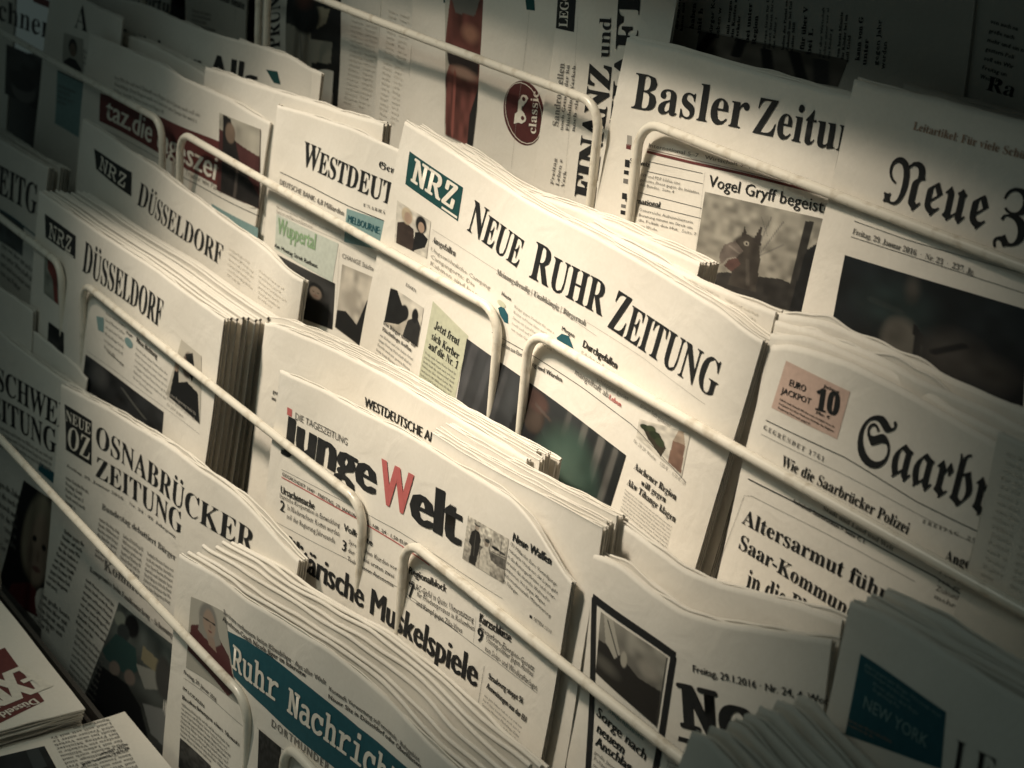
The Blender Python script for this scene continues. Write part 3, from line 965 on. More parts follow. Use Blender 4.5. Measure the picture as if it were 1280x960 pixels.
p.T('headline', 'Vogel Gryff begeistert', 'sans', *z3((302, 558), (705, 652), (306, 524)), bold=0.02)
for i, (y, h, k) in enumerate(((405, 30, 'l'), (432, 14, 'd'), (478, 22, 'k'), (510, 12, 'k'), (535, 14, 'g'), (578, 18, 'k'), (612, 10, 'g'), (630, 12, 'k'))):
    x = 58 - (y - 405) * 0.085
    p.quad('side_strip', z3((x, y), (x + 14, y + 3), (x + 13, y + h + 3), (x - 1, y + h)), k, 1, 1)
p.photo(z3((292, 575), (662, 660), (585, 945), (250, 850)), [('g', (0.36, 0.34, 0.29), (0.28, 0.26, 0.22)), ('n', 0.18, 8, 6, 14), ('l', 0.5, 0.6, 0.58, 0.1, 0.006, GR), ('l', 0.55, 0.5, 0.68, 0.12, 0.006, GR), ('l', 0.52, 0.55, 0.72, 0.35, 0.006, GR), ('l', 0.58, 0.3, 0.5, 0.12, 0.004, GR),
        ('p', [(0.1, 1), (0.12, 0.85), (0.3, 0.78), (0.5, 0.75), (0.75, 0.7), (1, 0.75), (1, 1)], (0.03, 0.028, 0.026)), ('p', [(0.84, 0.06), (0.9, 0.05), (0.9, 1), (0.84, 1)], (0.035, 0.033, 0.03)), ('p', [(0.9, 0.35), (1, 0.2), (1, 1), (0.88, 1)], K),
        ('p', [(0.33, 0.9), (0.36, 0.62), (0.34, 0.44), (0.42, 0.33), (0.52, 0.38), (0.56, 0.55), (0.58, 0.9)], (0.05, 0.043, 0.037)), ('e', 0.43, 0.47, 0.115, 0.13, (0.055, 0.047, 0.04)), ('p', [(0.47, 0.38), (0.52, 0.2), (0.545, 0.42)], (0.045, 0.038, 0.034)), ('p', [(0.37, 0.37), (0.385, 0.26), (0.42, 0.35)], (0.05, 0.042, 0.036)),
        ('p', [(0.33, 0.43), (0.41, 0.52), (0.36, 0.6), (0.29, 0.63), (0.24, 0.72), (0.21, 0.62), (0.24, 0.5)], (0.15, 0.125, 0.11)), ('p', [(0.37, 0.6), (0.41, 0.66), (0.34, 0.76), (0.27, 0.72), (0.3, 0.64)], (0.10, 0.055, 0.048)), ('l', 0.29, 0.5, 0.38, 0.55, 0.012, (0.22, 0.19, 0.165)), ('e', 0.425, 0.43, 0.022, 0.025, (0.34, 0.31, 0.26)), ('e', 0.425, 0.432, 0.01, 0.012, K), ('l', 0.46, 0.6, 0.5, 0.85, 0.02, (0.08, 0.07, 0.06)), ('n', 0.4, 18, 16, 15)], n=110)
p.build('newspaper', 'newspaper with a bird head photo under a bold lower case serif title, top right', group='front newspapers in the rack')
q = st(1, 0.0155, 8, (788, 44), (1068, 117), width=0.3, height=0.27, thick=0.003, leaves=2, seed=42, amp=0.0006, top=[(788, 44), (850, 57), (950, 86), (1065, 117)])
q.build('newspaper', 'second newspaper just showing its top edge behind the bird head photo paper', group='copies in the stacks')

p = st(1, 0.0045, 8, (1069, 97), (1280, 152), width=0.25, height=0.29, thick=0.0035, leaves=2, seed=43, amp=0.0008)
p.T('teaser_headline', 'Leitartikel: Für viele Schüler', 'serif', *z3((915, 388), (1290, 488), (918, 364)), 'o')
p.T('masthead', 'Neue', 'frak', *z3((822, 600), (1132, 692), (858, 462)))
p.T('masthead', 'Zürcher', 'frak', *z3((1158, 700), (1720, 868), (1190, 552)))
p.rule('masthead', z3((740, 663), (900, 720), (1250, 822)), 0.25)
p.rule('masthead', z3((730, 710), (900, 765), (1250, 880)), 0.25)
p.T('masthead', 'Freitag, 29. Januar 2016  ·  Nr. 23  ·  237. Jg.', 'serif', *z3((734, 700), (1100, 826), (737, 684)), 'g')
p.photo(z3((712, 765), (1262, 930), (1245, 1240), (648, 1110)), [('g', (0.012, 0.018, 0.022), (0.01, 0.012, 0.014)), ('n', 0.5, 5, 4, 17), ('e', 0.34, 0.3, 0.2, 0.2, (0.02, 0.035, 0.036), 0.5), ('e', 0.38, 0.6, 0.10, 0.2, (0.14, 0.132, 0.115), 0.25), ('e', 0.35, 0.52, 0.05, 0.1, (0.09, 0.085, 0.075), 0.5), ('e', 0.41, 0.12, 0.035, 0.1, (0.07, 0.067, 0.06), 0.6), ('l', 0.2, 0.3, 0.36, 0.34, 0.03, (0.035, 0.05, 0.05)), ('e', 0.86, 0.7, 0.1, 0.15, (0.05, 0.047, 0.044), 0.5), ('p', [(0.44, 0.4), (0.5, 0.5), (0.48, 0.8), (0.46, 0.8)], K), ('e', 0.66, 0.62, 0.15, 0.2, (0.06, 0.056, 0.052), 0.5), ('l', 0.56, 0.62, 0.7, 0.5, 0.03, K), ('n', 0.3, 12, 10, 18)])
p.build('newspaper', 'dim newspaper with a blackletter title over a wide nearly black photo, at the top right', group='front newspapers in the rack')

# ---- tier one, papers hung sideways


def hung(tier, d, lean, TL, BLp, width, height, **kw):
    y0, z0 = TIER[tier]
    t = math.tan(math.radians(lean))

    def hit(p):
        dd = rays([p])[0]
        k = (y0 + d + t * (CAM[2] - z0) - CAM[1]) / (dd[1] - t * dd[2])
        return CAM + k * dd
    A, B = hit(TL), hit(BLp)
    l = math.radians(lean)
    n = np.array([0, -math.cos(l), math.sin(l)])
    ev = (A - B) / np.linalg.norm(A - B)
    eu = np.cross(ev, n)
    return Page(A, eu, ev, n, width, height, **kw)


p = hung(1, 0.020, 6, (709, -60), (668, 215), 0.108, 0.33, thick=0.003, leaves=2, seed=51, amp=0.001)
p.T('masthead', 'FINANZ', 'serif', *z2((1036, 716), (1096, 236), (962, 708)), bold=0.03)
p.T('masthead', 'und', 'serif', *z2((1086, 208), (1094, 62), (1045, 206)))
p.T('masthead', 'RTSCHAFT', 'serif', *z2((1124, 880), (1200, -40), (1050, 870)), bold=0.03)
p.quad('letter_logo', z2((905, -40), (970, -35), (960, 114), (896, 100)), 'k', 3, 3)
p.T('letter_logo', 'LEGG', 'serif', *z2((938, 98), (946, -30), (908, 95)), 'w', lift=0.0005)
p.T('teaser_headline', 'Sandro Aellen', 'serif', *z2((905, 452), (928, 225), (884, 450)), 'g')
p.body('article_text', *z2((905, 462), (930, 230), (968, 470)), 3, 'g', 'serif', fill=0.55)
p.body('article_text', *z2((872, 655), (885, 560), (930, 668)), 3, 'g', 'serif', fill=0.55)
p.rule('article_text', z2((925, 690), (950, 400), (975, 60)), 0.15, 'l')
p.build('newspaper', 'newspaper hung sideways with bold serif capitals running up its front', group='papers hung sideways')
p = hung(1, 0.0255, 6, (606, -60), (594, 190), 0.12, 0.33, thick=0.003, leaves=2, seed=52, amp=0.001)
p.ellipse('round_emblem', *z2((783, 402), (854, 430), (792, 290)), 'm')
cx, cy = 783, 402
ring = [(cx + 66 * math.cos(a) + 8 * math.sin(a) * 0, cy + 26 * math.cos(a) + 106 * math.sin(a)) for a in np.linspace(0, 2 * math.pi, 60)]
p.rule('round_emblem', z2(*ring), 0.5, 'w', 0.0005)
car = [(748, 440), (752, 405), (762, 396), (764, 360), (776, 342), (792, 338), (800, 350), (790, 362), (778, 366), (776, 395), (786, 404), (788, 432), (776, 440), (764, 436)]
p.poly('round_emblem', z2(*car), 'w', 0.0005)
for c in ((784, 352), (780, 420)):
    p.ellipse('round_emblem', *z2(c, (c[0] + 12, c[1] + 3), (c[0] + 1, c[1] - 15)), 'w', 0.0006, 16)
    p.ellipse('round_emblem', *z2(c, (c[0] + 6, c[1] + 1), (c[0], c[1] - 8)), 'm', 0.0007, 12)
p.T('round_emblem', 'classic', 'serif', *z2((826, 478), (838, 325), (800, 474)), 'w', lift=0.0006)
p.rule('article_text', z2((802, 40), (738, 600)), 0.2, 'l')
p.quad('colour_tab', z2((785, -20), (818, -16), (822, 38), (792, 34)), 'n', 2, 2)
p.build('newspaper', 'white sheet hung sideways with a round maroon emblem of an old car', group='papers hung sideways')
p = hung(1, 0.0305, 6, (516, -60), (503, 190), 0.12, 0.33, thick=0.003, leaves=2, seed=53, amp=0.0015)
p.photo(z2((505, -80), (650, -40), (600, 530), (500, 480)), [('h', (0.5, 0.48, 0.42), (0.45, 0.42, 0.36)), ('p', [(0.2, 0), (1, 0), (1, 1), (0.04, 1), (0.02, 0.62), (0.18, 0.5), (0.0, 0.42)], (0.17, 0.06, 0.05)), ('n', 0.6, 7, 12, 20), ('p', [(0.15, 0.1), (0.9, 0.05), (0.8, 0.18), (0.3, 0.2)], (0.20, 0.19, 0.17)), ('l', 0.3, 0.08, 0.75, 0.02, 0.03, (0.55, 0.5, 0.45)),
        ('p', [(0.05, 0.46), (0.95, 0.42), (0.95, 0.55), (0.1, 0.53)], (0.028, 0.02, 0.02)), ('e', 0.55, 0.56, 0.35, 0.035, (0.42, 0.28, 0.22), 0.4), ('l', 0.3, 0.6, 0.28, 0.95, 0.05, (0.33, 0.11, 0.09)), ('e', 0.7, 0.3, 0.2, 0.05, (0.4, 0.2, 0.14), 0.5), ('p', [(0.8, 0.8), (1, 0.6), (1, 1), (0.8, 1)], (0.02, 0.02, 0.02))])
p.quad('colour_tab', z2((495, -20), (552, -12), (550, 14), (497, 10)), 'n', 2, 2)
p.build('newspaper', 'white sheet hung sideways with a tall red printed picture on it', group='papers hung sideways')
p = hung(1, 0.036, 6, (481, -60), (468, 190), 0.10, 0.33, thick=0.002, leaves=1, seed=54, amp=0.0025)
p.ghost((486, 10), (515, 20), (474, 150), 2, 22)
p.build('newspaper', 'nearly blank white hung sheet just left of the one with the red picture', group='papers hung sideways')
p = hung(1, 0.041, 6, (433, -60), (420, 190), 0.10, 0.33, thick=0.002, leaves=1, seed=55, amp=0.0025)
p.ghost((440, 10), (476, 20), (430, 130), 2, 20)
p.build('newspaper', 'nearly blank white hung sheet right of the dark photo at the top', group='papers hung sideways')
p = hung(1, 0.047, 6, (312, -60), (303, 140), 0.15, 0.33, thick=0.002, leaves=2, seed=56, amp=0.002, lcurl=0.01)
p.T('masthead', 'PRUNK', 'serif', *zN((838, 292), (845, -110), (765, 290)))
p.photo(zN((886, -60), (1230, -40), (1215, 700), (880, 600)), [('g', (0.02, 0.02, 0.02), (0.02, 0.022, 0.022)), ('n', 0.6, 5, 6, 22), ('p', [(0.0, 0.3), (0.5, 0.36), (0.5, 0.72), (0, 0.7)], (0.36, 0.34, 0.29)), ('p', [(0.55, 0.12), (0.8, 0.14), (0.75, 0.26), (0.6, 0.32)], (0.42, 0.38, 0.28)), ('p', [(0.5, 0.42), (0.85, 0.42), (0.82, 0.6), (0.5, 0.62)], (0.34, 0.33, 0.28)), ('e', 0.4, 0.22, 0.25, 0.16, K), ('e', 0.35, 0.05, 0.15, 0.1, (0.1, 0.04, 0.03), 0.5), ('l', 0.32, 0.4, 0.32, 0.62, 0.012, GR)])
p.build('newspaper', 'newspaper hung sideways with a dark photo holding pale patches, top left of centre', group='papers hung sideways')
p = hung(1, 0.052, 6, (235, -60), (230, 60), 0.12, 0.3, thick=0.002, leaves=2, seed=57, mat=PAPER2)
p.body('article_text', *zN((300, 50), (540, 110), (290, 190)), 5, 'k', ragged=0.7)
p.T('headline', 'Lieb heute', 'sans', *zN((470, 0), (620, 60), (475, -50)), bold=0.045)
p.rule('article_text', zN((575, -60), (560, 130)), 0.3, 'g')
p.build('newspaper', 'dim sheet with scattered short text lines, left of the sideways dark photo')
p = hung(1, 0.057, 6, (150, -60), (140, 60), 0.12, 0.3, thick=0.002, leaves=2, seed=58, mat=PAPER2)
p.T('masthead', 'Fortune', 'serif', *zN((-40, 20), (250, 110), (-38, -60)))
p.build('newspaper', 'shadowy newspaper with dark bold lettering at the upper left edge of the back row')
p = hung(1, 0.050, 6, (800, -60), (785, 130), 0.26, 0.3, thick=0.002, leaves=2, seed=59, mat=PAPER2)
for i in range(13):
    x = 815 + i * 23
    y = 9 + (x - 815) * 0.19
    k = [3, 3, 2, 2, 3, 2, 3, 3, 2, 3, 3, 2, 2][i]
    p.body('article_text', (x, y + random.uniform(12, 26)), (x + 5, -40 + y), (x + 17, y + 26), k, 'k', 'serif' if i % 3 else 'sans', bold=0.03, fill=0.55)
p.rule('article_text', z3((100, 55), (400, 115), (700, 175)), 0.25, 'g')
p.photo(z3((275, 92), (722, 180), (690, 260), (262, 180)), [('g', (0.2, 0.18, 0.15), (0.16, 0.14, 0.12)), ('n', 0.5, 8, 3, 23), ('l', 0.1, 0, 0.0, 0.9, 0.05, K), ('l', 0.32, 0, 0.3, 0.6, 0.05, K), ('l', 0.5, 0.2, 0.56, 1, 0.05, K), ('l', 0.68, 0.1, 0.78, 1, 0.05, K), ('l', 0.85, 0.2, 0.9, 1, 0.06, D2)])
p.build('newspaper', 'shaded newspaper with columns of sideways text, seen above the bold lower case serif title', group='papers hung sideways')
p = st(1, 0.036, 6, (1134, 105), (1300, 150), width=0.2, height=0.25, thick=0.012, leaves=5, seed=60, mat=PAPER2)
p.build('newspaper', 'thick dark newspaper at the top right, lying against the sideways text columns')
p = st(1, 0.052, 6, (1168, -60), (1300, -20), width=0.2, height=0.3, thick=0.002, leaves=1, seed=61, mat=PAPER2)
p.body('article_text', (1172, 0), (1225, 14), (1150, 92), 8, 'k', bold=0.05, ragged=0.5, fill=0.45)
p.body('article_text', (1240, 20), (1290, 34), (1225, 100), 7, 'k', bold=0.05, ragged=0.4, fill=0.45)
p.T('headline', 'Ra', 'serif', (1232, 112), (1268, 122), (1234, 94))
p.build('newspaper', 'nearly black shadowed sheet with blocks of bold text in the extreme top right corner')

# ---- tier three, left: the tight stack
grpD = 'copies in the stacks'
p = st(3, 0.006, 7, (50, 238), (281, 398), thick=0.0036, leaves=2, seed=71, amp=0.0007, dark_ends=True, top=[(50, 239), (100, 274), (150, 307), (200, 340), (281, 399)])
p.quad('letter_logo', zB((135, 113), (228, 180), (226, 250), (137, 184)), 'k')
p.T('letter_logo', 'NRZ', 'slab', *zB((146, 183), (217, 234), (147, 137)), 'w', lift=0.0005)
p.rule('letter_logo', zB((196, 224), (222, 243)), 1.0, 'w', 0.0005)
p.T('masthead', 'DÜSSELDORF', 'thin', *zB((246, 284), (484, 458), (250, 190)), smallcaps=0.86, bold=0.012)
p.body('article_text', *zB((320, 398), (378, 440), (312, 520)), 6, 'g', fill=0.45)
p.poly('weather_box', zB((290, 420), (312, 425), (312, 470), (295, 462)), 'T')
p.T('weather_box', 'Morgen', 'sans', *zB((380, 472), (398, 484), (381, 464)), bold=0.05)
p.ellipse('weather_box', *zB((387, 500), (399, 508), (387, 486)), 'T')
p.T('teaser_headline', 'Neue Richtung', 'sans', *zB((410, 497), (472, 548), (412, 482)), bold=0.055)
p.body('article_text', *zB((410, 505), (505, 585), (400, 610)), 6, 'g', fill=0.45)
p.T('teaser_headline', 'Unabhängig', 'sans', *zB((322, 528), (372, 570), (323, 522)), bold=0.04)
p.rule('article_text', zB((262, 525), (420, 640), (600, 775)), 0.2, 'g')
p.photo(zB((545, 490), (605, 540), (600, 745), (498, 655)), [('g', (0.66, 0.62, 0.54), (0.62, 0.58, 0.5)), ('p', [(0.1, 1), (0.05, 0.5), (0.14, 0.42), (0.26, 0.66), (0.5, 0.55), (0.9, 0.58), (1, 1)], K), ('e', 0.45, 0.3, 0.2, 0.2, (0.2, 0.15, 0.12)), ('p', [(0.3, 0.16), (0.6, 0.06), (0.75, 0.3), (0.66, 0.5)], K), ('e', 0.1, 0.45, 0.08, 0.08, SK)])
p.photo(zB((258, 535), (492, 708), (485, 800), (245, 640)), [('g', (0.03, 0.032, 0.035), (0.02, 0.022, 0.024)), ('n', 0.7, 8, 4, 25), ('e', 0.2, 0.3, 0.1, 0.3, (0.1, 0.1, 0.1), 0.5), ('l', 0.5, 0.2, 0.8, 0.6, 0.03, (0.12, 0.12, 0.11))], part='teaser_photo')
p.body('article_text', *zB((505, 640), (590, 705), (500, 690)), 3, 'l')
p.photo([(56, 318), (78, 334), (78, 385), (55, 366)], [('g', (0.3, 0.32, 0.28), (0.3, 0.3, 0.26)), ('p', [(0.2, 0), (0.7, 0), (0.8, 1), (0.6, 1), (0.5, 0.5), (0.2, 0.3)], (0.22, 0.05, 0.04)), ('n', 0.4, 5, 6, 50)], part='teaser_photo')
p.photo([(61, 402), (80, 416), (80, 458), (59, 440)], [('g', K, D2), ('n', 0.6, 5, 6, 51)], part='teaser_photo')
p.build('newspaper', 'front newspaper of the tight stack, with black logo box and raised hand photo', group='front newspapers in the rack')
stack(p, 9, 0.0046, 'the tight stack behind the black logo box and raised hand photo', grpD, 271, du=0.002, dv=0.0012, thick=0.0036, leaves=1, ripple=0.0002)
p = st(3, 0.057, 7, (106, 148), (377, 349), thick=0.005, leaves=3, seed=72, amp=0.0012, wob=0.002, rcurl=0.004, top=[(106, 150), (150, 180), (180, 200), (215, 225), (260, 258), (300, 288), (340, 318), (377, 349)])
p.quad('letter_logo', z1((343, 540), (480, 627), (478, 715), (350, 614)), 'k')
p.T('letter_logo', 'NRZ', 'slab', *z1((360, 612), (462, 690), (362, 560)), 'w', lift=0.0005)
p.T('masthead', 'DÜSSELDORF', 'thin', *z1((497, 742), (806, 968), (500, 655)), smallcaps=0.86, bold=0.012)
p.ghost((286, 306), (362, 362), (284, 345), 2, 6)
p.build('newspaper', 'single newspaper with a black logo box standing free behind the tight stack', group='front newspapers in the rack')
p = st(3, 0.034, 7, (-40, 150), (82, 222), width=0.2, thick=0.004, leaves=2, seed=73, wob=0.001, top=[(-40, 150), (20, 186), (82, 222)])
p.T('masthead', 'RHEINISCHE ZEITG.', 'serif', (-130, 168), (50, 272), (-128, 132), smallcaps=0.85)
p.T('article_text', 'Zeitung für die Stadt', 'sans', (-40, 190), (12, 220), (-40, 183), 'g')
p.rule('masthead', z1((-40, 735), (60, 800), (145, 868)), 1.4, 't')
p.body('article_text', (2, 300), (46, 335), (0, 345), 4, 'g')
p.photo([(0, 262), (30, 283), (28, 320), (-2, 300)], [('g', (0.05, 0.06, 0.06), (0.1, 0.11, 0.11)), ('n', 0.6, 5, 5, 27)], part='teaser_photo')
p.build('newspaper', 'front newspaper of the blurred stack at the left edge, serif title over a teal rule', group='front newspapers in the rack')
stack(p, 4, 0.0046, 'the blurred stack at the left edge behind the teal rule', grpD, 281)

# ---- tier three, centre
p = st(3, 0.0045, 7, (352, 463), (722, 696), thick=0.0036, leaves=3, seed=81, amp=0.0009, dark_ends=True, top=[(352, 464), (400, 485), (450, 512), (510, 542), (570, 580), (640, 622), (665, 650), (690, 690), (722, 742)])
p.quad('masthead', zD((150, 325), (165, 333), (164, 357), (149, 349)), 'r', 2, 2)
p.T('masthead', 'DIE TAGESZEITUNG', 'sans', *zD((174, 362), (341, 447), (177, 342)), 'g')
p.T('masthead', '\u0237unge', 'sans', *zD((142, 442), (428, 606), (146, 324)), bold=0.10)
p.T('masthead', 'W', 'sans', *zD((442, 622), (538, 674), (447, 486)), 'r', bold=0.055)
p.T('masthead', 'elt', 'sans', *zD((536, 678), (692, 762), (543, 540)), bold=0.10)
p.rule('masthead', zD((132, 522), (345, 632), (500, 716), (700, 848), (830, 930)), 0.2)
p.rule('masthead', zD((132, 546), (360, 672), (500, 756), (600, 825)), 0.7, 'r')
p.T('masthead', 'GEGRÜNDET 1947 · FREITAG, 29. JANUAR 2016 · NR. 24 · 1,50 EURO · PVST A11002', 'sans', *zD((134, 540), (640, 832), (135, 530)), 'k', bold=0.03)
p.photo(zD((722, 668), (850, 742), (833, 882), (703, 803)), [('g', (0.66, 0.62, 0.54), (0.42, 0.39, 0.34)), ('n', 0.25, 12, 10, 30), ('p', [(0.3, 0.5), (1, 0.42), (1, 0.7), (0.4, 0.74)], (0.16, 0.15, 0.135)), ('n', 0.45, 26, 18, 31), ('l', 0.45, 0.5, 1.0, 0.46, 0.01, (0.5, 0.47, 0.4)), ('l', 0.62, 0.2, 0.6, 0.5, 0.008, D2), ('l', 0.85, 0.15, 0.86, 0.45, 0.008, D2), ('e', 0.74, 0.36, 0.1, 0.035, K), ('e', 0.9, 0.38, 0.07, 0.03, D2),
        ('p', [(0.16, 1), (0.18, 0.62), (0.1, 0.55), (0.13, 0.3), (0.22, 0.2), (0.32, 0.22), (0.38, 0.36), (0.36, 0.6), (0.33, 1)], (0.025, 0.024, 0.023)), ('l', 0.24, 0.25, 0.25, 0.8, 0.008, (0.12, 0.115, 0.1)), ('e', 0.25, 0.14, 0.055, 0.07, (0.4, 0.34, 0.28)), ('e', 0.25, 0.085, 0.075, 0.03, D2), ('e', 0.25, 0.06, 0.055, 0.025, (0.5, 0.47, 0.4)),
        ('p', [(0.42, 1), (0.4, 0.6), (0.47, 0.44), (0.58, 0.46), (0.66, 0.66), (0.8, 0.7), (0.8, 0.76), (0.66, 0.78), (0.68, 1)], (0.66, 0.62, 0.54)), ('l', 0.55, 0.55, 0.6, 0.8, 0.012, (0.45, 0.42, 0.36)), ('e', 0.52, 0.36, 0.055, 0.08, (0.34, 0.29, 0.24)), ('e', 0.53, 0.30, 0.06, 0.045, D2), ('n', 0.25, 22, 20, 34)])
p.T('teaser_headline', 'Neue Waffen', 'sans', *zD((861, 745), (984, 824), (864, 719)), bold=0.045)
p.body('article_text', *zE((612, 190), (768, 330), (588, 330)), 7, 'k', lines=['130 Milliarden Euro: Verteidigungs-', 'ministerin Ursula von der Leyen geht', 'in die Rüstungsoffensive und unter-', 'streicht das deutsche Weltmacht-', 'ambitionen. Von Jürgen Wagner,', 'Informationsstelle Militarisierung', 'in Tübingen'], fill=0.56)
p.T('article_text', 'SEITEN 12/13', 'sans', *zE((685, 448), (742, 492), (686, 437)), 'k')
p.quad('article_text', zE((672, 430), (680, 436), (679, 445), (671, 439)), 'k', 1, 1)
p.T('teaser_headline', 'Ursachensuche', 'sans', *zD((129, 595), (236, 649), (131, 573)), bold=0.045)
p.body('article_text', *zD((128, 592), (318, 686), (126, 616)), 1, 'k', lines=['Iranische Kooperation in Entwicklung'])
p.body('article_text', *zD((152, 628), (318, 712), (148, 682)), 2, 'k', lines=['In Niedersachsen: Kosten werden', 'soll der Regierung Jahresende'])
p.T('article_text', '2', 'sans', *zD((127, 650), (142, 658), (130, 618)), bold=0.045)
p.T('teaser_headline', 'Volksliste', 'sans', *zD((328, 712), (420, 765), (330, 692)), bold=0.045)
p.T('article_text', '3', 'sans', *zD((322, 775), (338, 783), (326, 744)), bold=0.045)
p.body('article_text', *zD((345, 735), (498, 822), (340, 815)), 3, 'k', lines=['Syrer stehen Kurden vor', 'der Türkei ersten zwei', 'Tscherkessen Autonomie'], fill=0.55)
p.rule('article_text', zD((118, 690), (330, 800), (495, 892), (690, 1035)), 0.2)
p.T('teaser_headline', 'Regionalblock', 'sans', *zD((534, 850), (652, 910), (537, 828)), bold=0.045)
p.body('article_text', *zE((286, 312), (494, 430), (284, 345)), 1, 'k', lines=['CELAC-Gipfel in Quito: Unterstützung'])
p.body('article_text', *zE((314, 350), (498, 462), (308, 405)), 2, 'k', lines=['für Friedensprozess in Kolumbien', 'und Kampf gegen Zika-Virus'])
p.T('article_text', '7', 'sans', *zE((283, 372), (300, 380), (287, 325)), bold=0.045)
p.T('teaser_headline', 'Kurzschlüsse', 'sans', *zE((510, 452), (612, 518), (514, 424)), bold=0.045)
p.body('article_text', *zE((510, 452), (690, 590), (508, 482)), 1, 'k', lines=['Erneuerbare-Energien-Gesetz:'])
p.body('article_text', *zE((534, 490), (702, 618), (528, 552)), 2, 'k', lines=['Unionspolitiker gegen Ausbau', 'von Solar- und Windkraftanlagen'])
p.T('article_text', '9', 'sans', *zE((503, 512), (523, 522), (507, 470)), bold=0.045)
p.rule('article_text', zE((275, 372), (420, 470), (560, 575), (696, 682)), 0.2)
p.rule('article_text', zE((500, 440), (492, 520)), 0.15)
p.T('headline', 'Militärische Muskelspiele', 'sans', (348, 690), zE((503, 664))[0], (350, 661), bold=0.055)
p.T('article_text', 'Quaks Mandat', 'sans', *zE((278, 570), (412, 650), (280, 552)), 'g', bold=0.03)
p.T('teaser_headline', 'Strasbourg stoppt 56', 'sans', *zE((540, 634), (650, 716), (543, 616)), bold=0.05)
p.T('teaser_headline', 'Ausweisungen aus der EU', 'sans', *zE((534, 664), (660, 776), (537, 646)), bold=0.05)
p.rule('article_text', zE((527, 595), (500, 770)), 0.2)
p.body('article_text', *zE((530, 680), (650, 785), (500, 790)), 8, 'g', fill=0.5)
fulltop = [(352, 464), (400, 485), (450, 512), (510, 542), (570, 580), (640, 620), (690, 655), (736, 690)]
p.build('newspaper', 'newspaper with one red capital and a red square in its heavy black title', group='front newspapers in the rack')
p2 = st(3, 0.0045, 7, (528, 536), (738, 648), thick=0.0042, leaves=3, seed=82, amp=0.0009, ripple=0.0005, top=[(528, 536), (560, 556), (620, 590), (680, 622), (738, 652)])
stack(p2, 4, 0.0050, 'the narrower sheaf behind the red capital paper', grpD, 381, du=0.003, dv=0.002, rise=0.0002)
p = st(3, 0.030, 7, (318, 399), (640, 562), width=0.315, thick=0.0036, leaves=2, seed=83, lcurl=0.012, amp=0.0009, top=[(318, 400), (345, 405), (400, 428), (480, 468), (560, 515), (640, 562), (700, 600)])
p.T('masthead', 'WESTDEUTSCHE ALLGEMEINE', 'sans', *zD((394, 322), (740, 505), (397, 293)), bold=0.045)
p.body('article_text', *zD((108, 265), (130, 275), (100, 305)), 2, 'k', bold=0.05)
p.body('article_text', *zD((100, 560), (120, 570), (96, 640)), 4, 'g')
p.build('newspaper', 'newspaper with small black capitals whose title is half hidden behind the red capital paper', group='front newspapers in the rack')
stack(p, 3, 0.0045, 'the pale stack behind the small black capitals', grpD, 391, du=0.006, dv=0.003, thick=0.004, leaves=3, lcurl=0.004)
q = st(3, 0.0485, 7, (400, 418), (694, 575), thick=0.006, leaves=3, seed=84, amp=0.001)
q.build('newspaper', 'blank newspaper at the back of the pale stack with a square right end')

# ---- tier three, right
q = st(3, 0.030, 7, (743, 642), (1046, 772), thick=0.007, leaves=3, seed=91, amp=0.001, wob=0.0045, top=[(743, 642), (775, 652), (810, 678), (850, 708), (900, 730), (960, 745), (1046, 772)])
q.build('newspaper', 'plain wavy topped newspaper standing behind the black framed photo paper')
p = st(3, 0.0105, 7, (722, 690), (1042, 798), thick=0.009, leaves=4, seed=92, amp=0.0016, wob=0.003, height=0.26, ripple=0.0003,
       top=[(722, 690), (745, 692), (775, 705), (810, 735), (850, 762), (900, 778), (960, 788), (1042, 800)])
p.rule('photo_frame', zH((118, 740), (135, 272)), 4.2)
p.rule('photo_frame', zH((131, 270), (351, 427)), 4.2, 'k', 0.00034)
p.rule('photo_frame', zH((347, 426), (296, 740)), 4.2)
p.photo(zH((154, 308), (330, 428), (302, 615), (140, 470)), [('g', (0.4, 0.38, 0.33), (0.08, 0.075, 0.07)), ('n', 0.3, 8, 8, 33), ('p', [(0.0, 1), (0.0, 0.45), (0.3, 0.4), (0.65, 0.55), (1, 0.5), (1, 1)], (0.03, 0.028, 0.026)), ('p', [(0.05, 0.0), (0.2, 0.0), (0.36, 0.42), (0.28, 0.55), (0.12, 0.4)], (0.55, 0.52, 0.45)), ('l', 0.12, 0.05, 0.34, 0.5, 0.012, D2), ('e', 0.42, 0.45, 0.05, 0.12, (0.5, 0.47, 0.4)), ('e', 0.78, 0.35, 0.14, 0.1, (0.4, 0.37, 0.32), 0.4), ('e', 0.15, 0.75, 0.2, 0.1, (0.12, 0.115, 0.1), 0.5)], n=84, lift=0.0006)
p.T('headline', 'Sorge nach', 'sans', *zH((140, 583), (272, 706), (142, 556)), bold=0.045)
p.T('headline', 'neuem', 'sans', *zH((140, 626), (214, 690), (142, 598)), bold=0.045)
p.T('headline', 'Anschlag', 'sans', *zH((138, 662), (232, 735), (140, 636)), bold=0.045)
p.T('teaser_headline', 'Mönchhausen', 'serif', *zH((172, 575), (266, 652), (174, 562)), 'T')
p.body('article_text', *zH((136, 672), (230, 750), (130, 740)), 4, 'g')
p.T('masthead', 'Freitag, 29.1.2016 # Nr. 24, 4. Woche'.replace('#', '·'), 'sans', *zH((397, 468), (790, 565), (399, 450)), 'k', bold=0.03)
p.T('masthead', 'Neues', 'slab', *zH((366, 616), (985, 770), (384, 502)), bold=0.10)
p.quad('masthead', zH((360, 640), (420, 658), (418, 672), (358, 652)), 'k', 2, 2)
p.body('article_text', *zH((330, 700), (420, 745), (322, 790)), 8, 'g')
p.build('newspaper', 'newspaper with a black framed photo left of a huge black slab capital', group='front newspapers in the rack')
